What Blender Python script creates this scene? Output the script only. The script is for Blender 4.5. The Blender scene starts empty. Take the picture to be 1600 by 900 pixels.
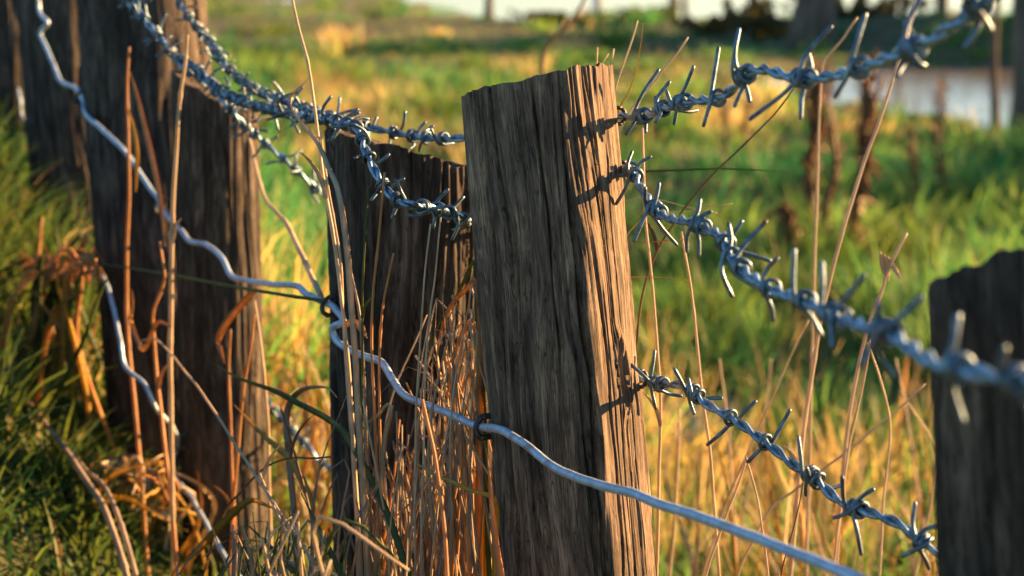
import bpy, math, random
import numpy as np
from mathutils import Vector, Matrix

R = math.radians
random.seed(7)
RNG = np.random.default_rng(11)
scene = bpy.context.scene
C = scene.collection

# ------------------------------------------------------------------ camera
CAM_H = 0.95
LENS = 60.0
F = 1600 * LENS / 36.0
PITCH = math.atan(490.0 / F)
cam_d = bpy.data.cameras.new('camera')
cam_d.lens = LENS
cam_d.sensor_width = 36.0
cam_d.clip_start = 0.02
cam_d.clip_end = 3000
cam_d.dof.use_dof = True
cam_d.dof.focus_distance = 0.99
cam_d.dof.aperture_fstop = 8.4
cam_d.dof.aperture_blades = 7
cam = bpy.data.objects.new('camera', cam_d)
cam.location = (0, 0, CAM_H)
cam.rotation_euler = (math.pi / 2 - PITCH, 0, 0)
C.objects.link(cam)
scene.camera = cam

# ------------------------------------------------------------------ sky and sun
SUN_EL = R(11.0)
SUN_AZ = math.atan2(0.90, 0.43)          # from +Y towards +X
world = bpy.data.worlds.new('World')
scene.world = world
world.use_nodes = True
wn = world.node_tree
wn.nodes.clear()
sky = wn.nodes.new('ShaderNodeTexSky')
sky.sky_type = 'NISHITA'
sky.sun_disc = False
sky.sun_elevation = SUN_EL
sky.sun_rotation = SUN_AZ
sky.dust_density = 0.2
sky.ozone_density = 3.0
bg = wn.nodes.new('ShaderNodeBackground')
bg.inputs['Strength'].default_value = 0.05
wo = wn.nodes.new('ShaderNodeOutputWorld')
wn.links.new(sky.outputs[0], bg.inputs['Color'])
wn.links.new(bg.outputs[0], wo.inputs[0])

sun_d = bpy.data.lights.new('sun', 'SUN')
sun_d.energy = 5.0
sun_d.angle = R(0.6)
sun_d.color = (1.0, 0.55, 0.225)
sun = bpy.data.objects.new('sun', sun_d)
sv = Vector((math.sin(SUN_AZ) * math.cos(SUN_EL), math.cos(SUN_AZ) * math.cos(SUN_EL), math.sin(SUN_EL)))
sun.rotation_euler = sv.to_track_quat('Z', 'Y').to_euler()
sun.location = sv * 60
C.objects.link(sun)

scene.view_settings.view_transform = 'Standard'
scene.view_settings.look = 'None'
scene.view_settings.exposure = 2.5
scene.view_settings.gamma = 1.0
scene.view_settings.use_curve_mapping = False
scene.cycles.use_denoising = True
scene.cycles.max_bounces = 7
scene.cycles.transmission_bounces = 4
scene.cycles.transparent_max_bounces = 4
scene.cycles.caustics_reflective = False
scene.cycles.caustics_refractive = False

# ------------------------------------------------------------------ layout helpers
CP, SP = math.cos(PITCH), math.sin(PITCH)
FC = 0.526                                # the fence stands on the line X + 0.5 Y = FC


def at(px, py, D):
    x = (px - 800) / F * D
    u = -(py - 450) / F * D
    return Vector((x, D * CP + u * SP, CAM_H - D * SP + u * CP))


def fdepth(px, py, off=0.0):
    k = (px - 800) / F
    yu = -(py - 450) / F
    return (FC + off * 1.118) / (k + 0.5 * (CP + yu * SP))


def fp(px, py, off=0.0):
    """a point of the fence line; off = metres behind (+) or before (-) the row of posts"""
    return at(px, py, fdepth(px, py, off))


def on_ground(px, py, z=0.0):
    k = (px - 800) / F
    yu = -(py - 450) / F
    D = (CAM_H - z) / (SP - yu * CP)
    return at(px, py, D)


def smooth(a, b, x):
    t = np.clip((x - a) / (b - a), 0, 1)
    return t * t * (3 - 2 * t)


def _hash(ix, iy, s):
    h = (ix.astype(np.int64) * 374761393 + iy.astype(np.int64) * 668265263 + s * 1442695041) & 0x7fffffff
    h = ((h ^ (h >> 13)) * 1274126177) & 0x7fffffff
    return ((h ^ (h >> 16)) & 0xffff) / 65535.0


def vnoise(x, y, s=0):
    x = np.asarray(x, float); y = np.asarray(y, float)
    ix = np.floor(x); iy = np.floor(y)
    fx = x - ix; fy = y - iy
    fx = fx * fx * (3 - 2 * fx); fy = fy * fy * (3 - 2 * fy)
    a = _hash(ix, iy, s); b = _hash(ix + 1, iy, s); c = _hash(ix, iy + 1, s); d = _hash(ix + 1, iy + 1, s)
    return (a * (1 - fx) + b * fx) * (1 - fy) + (c * (1 - fx) + d * fx) * fy


def fbm(x, y, s=0, o=3):
    v = 0; a = 0.5; t = 0
    for i in range(o):
        v = v + a * vnoise(np.asarray(x) * 2 ** i, np.asarray(y) * 2 ** i, s + i * 17)
        t += a; a *= 0.5
    return v / t


def pond_mask(x, y):
    """1 in the pond on the right, 0 on land"""
    cx, cy = 6.2, 14.6
    n = fbm(x * 0.5, y * 0.5, 5) - 0.5
    d = (np.abs((x - cx) / 3.9) ** 3 + np.abs((y - cy) / 5.2) ** 3) ** (1 / 3) + n * 0.22
    return 1 - smooth(0.86, 1.04, d)


def river_mask(x, y):
    n = (fbm(x * 0.12, y * 0.12, 9) - 0.5) * 5
    return smooth(37.0, 40.0, y + n + np.minimum(0, x + 0.5) * 9) * (1 - smooth(380, 400, y))


def ground_z(x, y):
    x = np.asarray(x, float); y = np.asarray(y, float)
    bank = np.clip(0.15 + 0.72 * (-x), 0.0, 0.72)
    bank = bank * (1 - smooth(2.6, 6.5, y))
    rr = np.hypot(x, y)
    z = bank + (fbm(x * 0.9, y * 0.9, 1) - 0.5) * 0.17 * smooth(1.8, 4, rr) + (vnoise(x * 2.3, y * 2.3, 6) - 0.5) * 0.11 * smooth(2.2, 4, rr)
    z = z + (fbm(x * 0.22, y * 0.22, 2) - 0.5) * 0.16 * smooth(4, 10, np.hypot(x, y))
    # low river dyke
    ax, ay, dx, dy = 6.3, 21.0, -4.95, 15.0
    t = ((x - ax) * dx + (y - ay) * dy) / (dx * dx + dy * dy)
    t = np.clip(t, -1.2, 1.02)
    dist = np.hypot(x - ax - dx * t, y - ay - dy * t) + (fbm(x * 0.6, y * 0.6, 15, 2) - 0.5) * 0.5
    crest = np.clip(0.43 - 0.37 * t, 0.03, 0.5) * (1 + 0.25 * (fbm(x * 0.5, y * 0.5, 16, 2) - 0.5))
    z = z + crest * (1 - smooth(0.25, 1.25, dist))
    w = np.maximum(pond_mask(x, y), river_mask(x, y))
    return z * (1 - w) - 0.42 * w


# ------------------------------------------------------------------ mesh helpers
def link(o, parent=None, label=None, cat=None, group=None, kind=None):
    if o.name not in C.objects:
        C.objects.link(o)
    if parent is not None:
        o.parent = parent
    if label: o['label'] = label
    if cat: o['category'] = cat
    if group: o['group'] = group
    if kind: o['kind'] = kind
    return o


def empty(name, loc, **k):
    o = bpy.data.objects.new(name, None)
    o.location = loc
    o.empty_display_size = 0.02
    return link(o, **k)


def fast_mesh(name, verts, tris, mats, col=None, smooth_on=True, uv=None, quads=False):
    n = 4 if quads else 3
    me = bpy.data.meshes.new(name)
    verts = np.asarray(verts, np.float32); tris = np.asarray(tris, np.int32)
    me.vertices.add(len(verts)); me.vertices.foreach_set('co', verts.ravel())
    me.loops.add(tris.size); me.loops.foreach_set('vertex_index', tris.ravel())
    me.polygons.add(len(tris))
    me.polygons.foreach_set('loop_start', np.arange(0, tris.size, n, dtype=np.int32))
    if smooth_on:
        me.polygons.foreach_set('use_smooth', np.ones(len(tris), bool))
    if col is not None:
        a = me.color_attributes.new('Col', 'FLOAT_COLOR', 'POINT')
        c = np.ones((len(verts), 4), np.float32); c[:, :3] = col
        a.data.foreach_set('color', c.ravel())
    if uv is not None:
        u = me.uv_layers.new(name='grain')
        u.data.foreach_set('uv', np.asarray(uv, np.float32)[tris.ravel()].ravel())
    me.update(calc_edges=True)
    me.validate()
    me.materials.append(mats)
    return me


def catmull(pts, per=6):
    P = [np.array(p, float) for p in pts]
    P = [2 * P[0] - P[1]] + P + [2 * P[-1] - P[-2]]
    out = []
    for i in range(1, len(P) - 2):
        p0, p1, p2, p3 = P[i - 1:i + 3]
        for j in range(per):
            t = j / per
            out.append(0.5 * (2 * p1 + (p2 - p0) * t + (2 * p0 - 5 * p1 + 4 * p2 - p3) * t * t + (3 * p1 - p0 - 3 * p2 + p3) * t ** 3))
    out.append(P[-2])
    return np.array(out)


def resample(P, step):
    d = np.r_[0, np.cumsum(np.linalg.norm(np.diff(P, axis=0), axis=1))]
    n = max(2, int(d[-1] / step) + 1)
    s = np.linspace(0, d[-1], n)
    return np.stack([np.interp(s, d, P[:, i]) for i in range(3)], 1), s


def frames(P):
    T = np.gradient(P, axis=0)
    T /= np.linalg.norm(T, axis=1)[:, None] + 1e-12
    U = np.zeros_like(P)
    u = np.cross(T[0], [0.3, 0.2, 0.93]); u /= np.linalg.norm(u)
    for i in range(len(P)):
        u = u - T[i] * np.dot(u, T[i]); u /= np.linalg.norm(u) + 1e-12
        U[i] = u
    return T, U, np.cross(T, U)


def tube_arrays(P, rad, ns=8, caps=True):
    P = np.asarray(P, float)
    rad = np.broadcast_to(np.asarray(rad, float), (len(P),))
    T, U, V = frames(P)
    a = np.linspace(0, 2 * math.pi, ns, endpoint=False)
    ring = U[:, None] * np.cos(a)[None, :, None] + V[:, None] * np.sin(a)[None, :, None]
    verts = (P[:, None] + ring * rad[:, None, None]).reshape(-1, 3)
    n = len(P)
    i = np.arange(n - 1)[:, None] * ns; j = np.arange(ns)[None]; k = (j + 1) % ns
    A, B, Cc, Dd = (i + j), (i + k), (i + ns + k), (i + ns + j)
    tris = np.concatenate([np.stack([A, B, Cc], -1).reshape(-1, 3), np.stack([A, Cc, Dd], -1).reshape(-1, 3)])
    if caps:
        c0, c1 = len(verts), len(verts) + 1
        verts = np.vstack([verts, P[:1] - T[:1] * rad[0] * 0.35, P[-1:] + T[-1:] * rad[-1] * 0.35])
        jj = np.arange(ns); kk = (jj + 1) % ns
        tris = np.concatenate([tris, np.stack([np.full(ns, c0), kk, jj], 1),
                               np.stack([np.full(ns, c1), (n - 1) * ns + jj, (n - 1) * ns + kk], 1)])
    return verts, tris


def join_arrays(parts):
    vs, ts, o = [], [], 0
    for v, t in parts:
        vs.append(v); ts.append(t + o); o += len(v)
    return np.vstack(vs), np.vstack(ts)


def strip_arrays(P, w, facing, fold=0.25):
    """a grass leaf: a folded ribbon of real thickness along P"""
    P = np.asarray(P, float); w = np.broadcast_to(np.asarray(w, float), (len(P),))
    T = np.gradient(P, axis=0); T /= np.linalg.norm(T, axis=1)[:, None] + 1e-12
    f = np.asarray(facing, float)
    S = np.cross(T, f); S /= np.linalg.norm(S, axis=1)[:, None] + 1e-9
    N = np.cross(S, T)
    n = len(P)
    L = P - S * w[:, None] / 2; Rr = P + S * w[:, None] / 2; M = P - N * w[:, None] * fold
    Bk = M - N * 0.0004
    verts = np.stack([L, M, Rr, Bk], 1).reshape(-1, 3)
    i = np.arange(n - 1)[:, None] * 4
    tr = []
    for a, b in ((0, 1), (1, 2), (2, 3), (3, 0)):
        tr.append(np.stack([i[:, 0] + a, i[:, 0] + b, i[:, 0] + 4 + b], 1))
        tr.append(np.stack([i[:, 0] + a, i[:, 0] + 4 + b, i[:, 0] + 4 + a], 1))
    return verts, np.concatenate(tr)


# ------------------------------------------------------------------ materials
def mat(name):
    m = bpy.data.materials.new(name)
    m.use_nodes = True
    nt = m.node_tree
    return m, nt, nt.nodes['Principled BSDF'], nt.nodes['Material Output']


def N(nt, t, **k):
    n = nt.nodes.new(t)
    for a, b in k.items():
        setattr(n, a, b)
    return n


def ramp(nt, fac, stops):
    r = N(nt, 'ShaderNodeValToRGB')
    e = r.color_ramp.elements
    e[0].position, e[0].color = stops[0][0], (*stops[0][1], 1)
    e[1].position, e[1].color = stops[-1][0], (*stops[-1][1], 1)
    for p, c in stops[1:-1]:
        x = e.new(p); x.color = (*c, 1)
    nt.links.new(fac, r.inputs[0])
    return r.outputs[0]


def noise_node(nt, vec, scale, detail=4, rough=0.55, dist=0.0):
    n = N(nt, 'ShaderNodeTexNoise')
    n.inputs['Scale'].default_value = scale
    n.inputs['Detail'].default_value = detail
    n.inputs['Roughness'].default_value = rough
    n.inputs['Distortion'].default_value = dist
    if vec is not None:
        nt.links.new(vec, n.inputs['Vector'])
    return n.outputs[0]


def mixc(nt, fac, a, b, mode='MIX'):
    m = N(nt, 'ShaderNodeMix', data_type='RGBA', blend_type=mode)
    for s, v in ((m.inputs[0], fac), (m.inputs[6], a), (m.inputs[7], b)):
        if isinstance(v, (int, float)):
            s.default_value = v
        elif isinstance(v, tuple):
            s.default_value = (*v, 1)
        else:
            nt.links.new(v, s)
    return m.outputs[2]


def wood_material(name, dark, mid, light):
    m, nt, p, out = mat(name)
    uv = N(nt, 'ShaderNodeUVMap', uv_map='grain').outputs[0]
    def stretched(k):
        q = N(nt, 'ShaderNodeMapping'); q.inputs['Scale'].default_value = (1, k, 1)
        nt.links.new(uv, q.inputs[0])
        return q.outputs[0]
    fine = noise_node(nt, stretched(0.05), 1100, 5, 0.7, 0.4)
    broad = noise_node(nt, stretched(0.11), 110, 5, 0.65, 1.2)
    blot = noise_node(nt, stretched(0.45), 34, 5, 0.65, 0.5)
    vein = noise_node(nt, stretched(0.055), 260, 3, 0.5, 1.0)
    c1 = ramp(nt, broad, [(0.34, dark), (0.50, mid), (0.66, light)])
    c2 = ramp(nt, fine, [(0.34, (0.45, 0.43, 0.40)), (0.50, (0.95, 0.95, 0.95)), (0.66, (1.3, 1.27, 1.2))])
    col = mixc(nt, 1.0, c1, c2, 'MULTIPLY')
    # hairline drying cracks: thin dark lines where the vein noise crosses its middle
    mm = N(nt, 'ShaderNodeMath', operation='SUBTRACT'); mm.inputs[1].default_value = 0.5; nt.links.new(vein, mm.inputs[0])
    ab = N(nt, 'ShaderNodeMath', operation='ABSOLUTE'); nt.links.new(mm.outputs[0], ab.inputs[0])
    crk = ramp(nt, ab.outputs[0], [(0.004, (0.22, 0.2, 0.18)), (0.022, (1, 1, 1))])
    col = mixc(nt, 0.85, col, crk, 'MULTIPLY')
    st = ramp(nt, blot, [(0.38, (0.42, 0.42, 0.40)), (0.56, (1, 1, 1)), (0.70, (1.25, 1.25, 1.2))])
    col = mixc(nt, 0.8, col, st, 'MULTIPLY')
    nt.links.new(col, p.inputs['Base Color'])
    p.inputs['Roughness'].default_value = 0.85
    p.inputs['Specular IOR Level'].default_value = 0.25
    b = N(nt, 'ShaderNodeBump'); b.inputs['Strength'].default_value = 0.9; b.inputs['Distance'].default_value = 0.0011
    nt.links.new(fine, b.inputs['Height'])
    nt.links.new(b.outputs[0], p.inputs['Normal'])
    return m


def metal_material(name, a, b, rough, metallic, rust=None):
    m, nt, p, out = mat(name)
    tc = N(nt, 'ShaderNodeTexCoord').outputs['Object']
    n1 = noise_node(nt, tc, 160, 4, 0.6)
    n2 = noise_node(nt, tc, 900, 3, 0.6)
    col = ramp(nt, n1, [(0.35, a), (0.65, b)])
    if rust:
        n3 = noise_node(nt, tc, 60, 4, 0.7)
        f = ramp(nt, n3, [(0.54, (0, 0, 0)), (0.68, (0.8, 0.8, 0.8))])
        col = mixc(nt, f, col, rust)
    nt.links.new(col, p.inputs['Base Color'])
    p.inputs['Metallic'].default_value = metallic
    rr = ramp(nt, n2, [(0.3, (rough - 0.12,) * 3), (0.7, (rough + 0.15,) * 3)])
    nt.links.new(rr, p.inputs['Roughness'])
    bp = N(nt, 'ShaderNodeBump'); bp.inputs['Strength'].default_value = 0.25; bp.inputs['Distance'].default_value = 0.0006
    nt.links.new(n2, bp.inputs['Height'])
    nt.links.new(bp.outputs[0], p.inputs['Normal'])
    return m


def leaf_material(name, color=None, trans=0.45, vary=None):
    """thin leaf: diffuse and translucent, colour from the mesh's own colours when color is None"""
    m, nt, p, out = mat(name)
    if color is None:
        c = N(nt, 'ShaderNodeVertexColor', layer_name='Col').outputs[0]
    else:
        tc = N(nt, 'ShaderNodeTexCoord').outputs['Object']
        n1 = noise_node(nt, tc, 45, 4, 0.6)
        c = ramp(nt, n1, [(0.32, color), (0.68, vary or color)])
    nt.links.new(c, p.inputs['Base Color'])
    p.inputs['Roughness'].default_value = 0.55
    p.inputs['Specular IOR Level'].default_value = 0.3
    t = N(nt, 'ShaderNodeBsdfTranslucent')
    nt.links.new(c, t.inputs[0])
    mx = N(nt, 'ShaderNodeMixShader'); mx.inputs[0].default_value = trans
    nt.links.new(p.outputs[0], mx.inputs[1]); nt.links.new(t.outputs[0], mx.inputs[2])
    nt.links.new(mx.outputs[0], out.inputs[0])
    return m


M = {}
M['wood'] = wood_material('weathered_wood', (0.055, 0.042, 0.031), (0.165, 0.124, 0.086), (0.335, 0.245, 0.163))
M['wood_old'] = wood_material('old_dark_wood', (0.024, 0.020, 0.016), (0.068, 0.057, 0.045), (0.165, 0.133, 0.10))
M['galv'] = metal_material('galvanised_wire', (0.33, 0.47, 0.60), (0.50, 0.64, 0.77), 0.55, 0.6, (0.24, 0.20, 0.17))
M['barbed'] = metal_material('weathered_barbed_wire', (0.09, 0.17, 0.24), (0.29, 0.47, 0.61), 0.42, 0.8, (0.10, 0.075, 0.06))
M['barb'] = metal_material('weathered_barb', (0.055, 0.095, 0.125), (0.16, 0.25, 0.31), 0.45, 0.8, (0.14, 0.085, 0.055))
M['staple'] = metal_material('black_staple', (0.03, 0.035, 0.04), (0.08, 0.085, 0.09), 0.5, 0.7, (0.1, 0.06, 0.04))
M['grass'] = leaf_material('meadow_leaf', None, 0.5)
M['dry'] = leaf_material('dry_stalk', (0.44, 0.34, 0.21), 0.3, (0.64, 0.53, 0.36))
M['dry_red'] = leaf_material('russet_stalk', (0.42, 0.20, 0.075), 0.35, (0.60, 0.36, 0.15))
M['dry_grey'] = leaf_material('grey_stalk', (0.27, 0.22, 0.17), 0.3, (0.42, 0.35, 0.27))
M['dry_yellow'] = leaf_material('yellow_leaf', (0.50, 0.35, 0.06), 0.45, (0.62, 0.42, 0.12))
M['green_leaf'] = leaf_material('green_leaf', (0.06, 0.11, 0.035), 0.45, (0.14, 0.17, 0.05))
M['brown'] = leaf_material('brown_stalk', (0.10, 0.055, 0.03), 0.15, (0.20, 0.105, 0.05))
M['rust_seed'] = leaf_material('rusty_seed', (0.17, 0.075, 0.03), 0.3, (0.30, 0.14, 0.06))
M['tree_leaf'] = leaf_material('tree_leaf', (0.05, 0.07, 0.02), 0.4, (0.12, 0.10, 0.03))

m, nt, p, out = mat('bark')
tc = N(nt, 'ShaderNodeTexCoord').outputs['Object']
mp = N(nt, 'ShaderNodeMapping'); mp.inputs['Scale'].default_value = (1, 1, 0.2); nt.links.new(tc, mp.inputs[0])
nb = noise_node(nt, mp.outputs[0], 14, 6, 0.65)
nt.links.new(ramp(nt, nb, [(0.35, (0.045, 0.035, 0.028)), (0.65, (0.17, 0.135, 0.10))]), p.inputs['Base Color'])
p.inputs['Roughness'].default_value = 0.9
b = N(nt, 'ShaderNodeBump'); b.inputs['Strength'].default_value = 0.8; b.inputs['Distance'].default_value = 0.03
nt.links.new(nb, b.inputs['Height']); nt.links.new(b.outputs[0], p.inputs['Normal'])
M['bark'] = m

m, nt, p, out = mat('pasture_soil')
tc = N(nt, 'ShaderNodeTexCoord').outputs['Object']
n1 = noise_node(nt, tc, 2.2, 6, 0.65); n2 = noise_node(nt, tc, 45, 5, 0.7); n3 = noise_node(nt, tc, 0.35, 4, 0.6)
col = ramp(nt, n1, [(0.3, (0.035, 0.06, 0.016)), (0.5, (0.075, 0.095, 0.028)), (0.7, (0.17, 0.13, 0.06))])
col = mixc(nt, 0.8, col, ramp(nt, n2, [(0.3, (0.35, 0.35, 0.35)), (0.65, (1.15, 1.1, 1.0))]), 'MULTIPLY')
nt.links.new(col, p.inputs['Base Color']); p.inputs['Roughness'].default_value = 0.95
b = N(nt, 'ShaderNodeBump'); b.inputs['Strength'].default_value = 1.0; b.inputs['Distance'].default_value = 0.03
nt.links.new(n2, b.inputs['Height']); nt.links.new(b.outputs[0], p.inputs['Normal'])
M['soil'] = m

m, nt, p, out = mat('still_water')
tc = N(nt, 'ShaderNodeTexCoord').outputs['Object']
mp = N(nt, 'ShaderNodeMapping'); mp.inputs['Scale'].default_value = (1, 2.2, 1); nt.links.new(tc, mp.inputs[0])
nw = noise_node(nt, mp.outputs[0], 2.6, 3, 0.5)
p.inputs['Base Color'].default_value = (0.24, 0.19, 0.155, 1)
p.inputs['Roughness'].default_value = 0.08
p.inputs['IOR'].default_value = 1.33
b = N(nt, 'ShaderNodeBump'); b.inputs['Strength'].default_value = 0.16; b.inputs['Distance'].default_value = 0.05
nt.links.new(nw, b.inputs['Height']); nt.links.new(b.outputs[0], p.inputs['Normal'])
M['water'] = m

m, nt, p, out = mat('white_painted_wood')
tc = N(nt, 'ShaderNodeTexCoord').outputs['Object']
nt.links.new(ramp(nt, noise_node(nt, tc, 6, 4), [(0.35, (0.55, 0.50, 0.44)), (0.65, (0.78, 0.74, 0.68))]), p.inputs['Base Color'])
p.inputs['Roughness'].default_value = 0.7
M['white'] = m

# ------------------------------------------------------------------ ground and water
def build_ground():
    rad = np.r_[np.linspace(0, 6, 61), np.geomspace(6.15, 46, 100), np.geomspace(50, 900, 26)]
    ang = np.linspace(0, 2 * math.pi, 241)[:-1]
    rr, aa = np.meshgrid(rad, ang, indexing='ij')
    x = rr * np.sin(aa); y = rr * np.cos(aa)
    z = ground_z(x, y)
    v = np.stack([x, y, z], -1).reshape(-1, 3)
    na = len(ang); i = np.arange(len(rad) - 1)[:, None] * na; j = np.arange(na)[None]; k = (j + 1) % na
    q = np.stack([i + j, i + na + j, i + na + k, i + k], -1).reshape(-1, 4)
    me = fast_mesh('ground', v, q, M['soil'], quads=True)
    me.flip_normals() if me.polygons[5000].normal.z < 0 else None
    link(bpy.data.objects.new('ground', me), kind='structure', label='rough grassy pasture floor rising to a bank on the left')


build_ground()
g = np.linspace(-1, 1, 3)
wx, wy = np.meshgrid(g * 900, 400 + g * 420, indexing='ij')
v = np.stack([wx, wy, np.full_like(wx, -0.07)], -1).reshape(-1, 3)
q = np.array([[i * 3 + j, (i + 1) * 3 + j, (i + 1) * 3 + j + 1, i * 3 + j + 1] for i in range(2) for j in range(2)])
link(bpy.data.objects.new('water', fast_mesh('water', v, q, M['water'], quads=True)), kind='structure',
     label='still bright water of the pond and the river behind the pasture')


# ------------------------------------------------------------------ fence posts
def make_post(px_t, py_t, px_b, py_b, r_t, r_b, label, seed, nang, nz, slope, rim, mat_, off=0.0, cracks=16, gdepth=0.0022, flat=0.06, facets=(), gouges=(), splits=()):
    top = fp(px_t, py_t, off); low = fp(px_b, py_b, off)
    axis = (low - top); zg = float(ground_z(top.x, top.y)) - 0.06
    s = (zg - top.z) / axis.z
    base = top + axis * s
    o = bpy.data.objects.new('fence_post', None)
    rs = np.random.default_rng(seed)
    L = (top - base).length
    up = (top - base).normalized()
    # rows: dense over the upper part
    t = np.r_[np.linspace(0, 1 - min(0.9, 0.40 / L), max(6, nz // 8), endpoint=False), np.linspace(1 - min(0.9, 0.40 / L), 1, nz)]
    th = np.linspace(0, 2 * math.pi, nang, endpoint=False)   # 0 = away from the camera
    TT, TH = np.meshgrid(t, th, indexing='ij')
    Zm = (TT - 1) * L
    warp = (fbm(Zm * 5 + 3, TH * 1.2, seed, 3) - 0.5) * 0.48 + (fbm(Zm * 16, TH * 3, seed + 3, 2) - 0.5) * 0.07
    tw = TH + warp
    rad = r_t + (r_b - r_t) * np.clip(-Zm / 0.35, 0, 1.5)
    per = 2 * math.pi
    def pn(freq, zs, sd, o=3):   # noise seamless round the post
        w = TH / per
        return fbm(tw * freq, Zm * zs, sd, o) * (1 - w) + fbm((tw - per) * freq, Zm * zs, sd, o) * w
    rad = rad * (1 + flat * 2 * (pn(1.1, 1.5, seed + 5, 2) - 0.5))
    for (fa_, fd_) in facets:          # hewn faces: angle from the front towards the right, share of the radius
        ca = np.cos(TH - (math.pi - R(fa_)))
        lim = np.where(ca > 0.3, fd_ / np.maximum(ca, 0.3), 9) * (1 + 0.05 * (fbm(Zm * 11, TH * 0.6, seed + 60, 3) - 0.5)) * (r_t + (r_b - r_t) * np.clip(-Zm / 0.35, 0, 1.5))
        rad = np.where(lim < rad, lim + (rad - lim) * 0.2, rad)
    fine = pn(30, 9, seed + 9, 3)
    mid = pn(6, 4.5, seed + 13, 3)
    ridg = 1 - np.abs(2 * mid - 1)
    d = -gdepth * 0.8 * np.clip(0.5 - fine, 0, 1) * 2 - gdepth * 1.5 * np.clip(ridg - 0.80, 0, 1) / 0.20 * 0.8 + gdepth * 0.8 * (mid - 0.5)
    for c in range(cracks):
        a0 = rs.uniform(0, per); w = rs.uniform(0.005, 0.014) ; dp = rs.uniform(0.0025, 0.008)
        z0 = -rs.choice([0, 0, rs.uniform(0, 0.3)]); ln = rs.uniform(0.08, 0.5)
        dd = np.abs((tw - a0 + math.pi) % per - math.pi)
        fade = smooth(0, 0.03, -(Zm - z0) + 0.03) * (1 - smooth(ln * 0.6, ln, -(Zm - z0)))
        d = d - dp * np.exp(-(dd / w) ** 2) * fade
    for q_, (sa_, sz_, sl_, sw_, sd_) in enumerate(splits):      # open drying splits that wander with the grain
        wand = (fbm(Zm * 9 + q_ * 5, Zm * 0 + q_, seed + 70, 3) - 0.5) * 0.22
        dd = np.abs((tw - (math.pi - R(sa_)) - wand + math.pi) % per - math.pi)
        fade = smooth(-0.01, 0.02, -Zm - sz_) * (1 - smooth(sl_ * 0.6, sl_, -Zm - sz_))
        d = d - sd_ * np.exp(-(dd / (sw_ * (0.5 + fbm(Zm * 30, Zm * 0, seed + q_, 2)))) ** 2) * fade
    for (ga_, gz_, gw_, gh_, gd_) in gouges:      # knots and torn-out chips
        dth = (tw - (math.pi - R(ga_)) + math.pi) % per - math.pi
        e = (dth / gw_) ** 2 + ((Zm + gz_) / gh_) ** 2
        d = d - gd_ * np.exp(-e ** 2) + 0.35 * gd_ * np.exp(-((np.sqrt(e) - 1.5) / 0.3) ** 2)
    rad = rad + d
    e1 = Vector((0, 1, 0)) - up * up.y; e1.normalize(); e2 = up.cross(e1) * -1
    e1 = np.array(e1); e2 = np.array(e2); upv = np.array(up); bs = np.array(base)
    ring = np.cos(TH)[..., None] * e1 + np.sin(TH)[..., None] * e2
    P = bs + upv * (TT * L)[..., None] + ring * rad[..., None]
    # sloped and chipped top
    w = smooth(-0.12, 0.0, Zm)
    chip = (fbm(th * 6, th * 0 + seed, seed + 21, 3) - 0.5) * rim * 2
    chip2 = -np.clip(vnoise(th * 5, th * 0 + 2, seed + 30) - 0.62, 0, 1) * rim * 3
    dz = (slope[0] * np.sin(th) + slope[1] * np.cos(th)) * r_t
    P = P + upv * (w * (dz + chip + chip2)[None])[..., None]
    verts = P.reshape(-1, 3)
    na = nang; nt_ = len(t)
    i = np.arange(nt_ - 1)[:, None] * na; j = np.arange(na)[None]; k = (j + 1) % na
    tris = np.concatenate([np.stack([i + j, i + k, i + na + k], -1).reshape(-1, 3), np.stack([i + j, i + na + k, i + na + j], -1).reshape(-1, 3)])
    uvs = np.stack([tw * r_t, Zm], -1).reshape(-1, 2)
    # top: rings to the centre
    rimv = P[-1]; cen = rimv.mean(0)
    last = (nt_ - 1) * na; cv = [verts]; cu = [uvs]; o_ = len(verts); prev = last
    extra = []
    for q_, f in enumerate((0.93, 0.75, 0.5, 0.25)):
        rough = (fbm(th * 5, th * 0 + q_ * 3.1, seed + 40, 3) - 0.5) * 0.006
        rv = cen + (rimv - cen) * f + upv * (rough - 0.0015)[:, None]
        cv.append(rv); cu.append(np.stack([th * 0.02 * f, np.full(na, f * 0.3)], 1))
        jj = np.arange(na); kk = (jj + 1) % na
        extra += [np.stack([prev + jj, prev + kk, o_ + kk], 1), np.stack([prev + jj, o_ + kk, o_ + jj], 1)]
        prev = o_; o_ += na
    cv.append(cen[None]); cu.append(np.zeros((1, 2)))
    extra.append(np.stack([prev + jj, prev + kk, np.full(na, o_)], 1))
    verts = np.vstack(cv); uvs = np.vstack(cu); tris = np.concatenate([tris] + extra)
    verts = verts - np.array(base)
    me = fast_mesh('fence_post', verts, tris, mat_, uv=uvs)
    n = me.polygons[len(me.polygons) // 4].normal
    c = np.array(me.polygons[len(me.polygons) // 4].center); 
    rel = c - upv * np.dot(c, upv)
    if np.dot(rel, np.array(n)) < 0:
        me.flip_normals()
    po = bpy.data.objects.new('fence_post', me)
    po.location = base
    link(po, label=label, cat='fence post', group='wooden posts of the wire fence')
    bpy.data.objects.remove(o)
    return po, top, base, up


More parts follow.
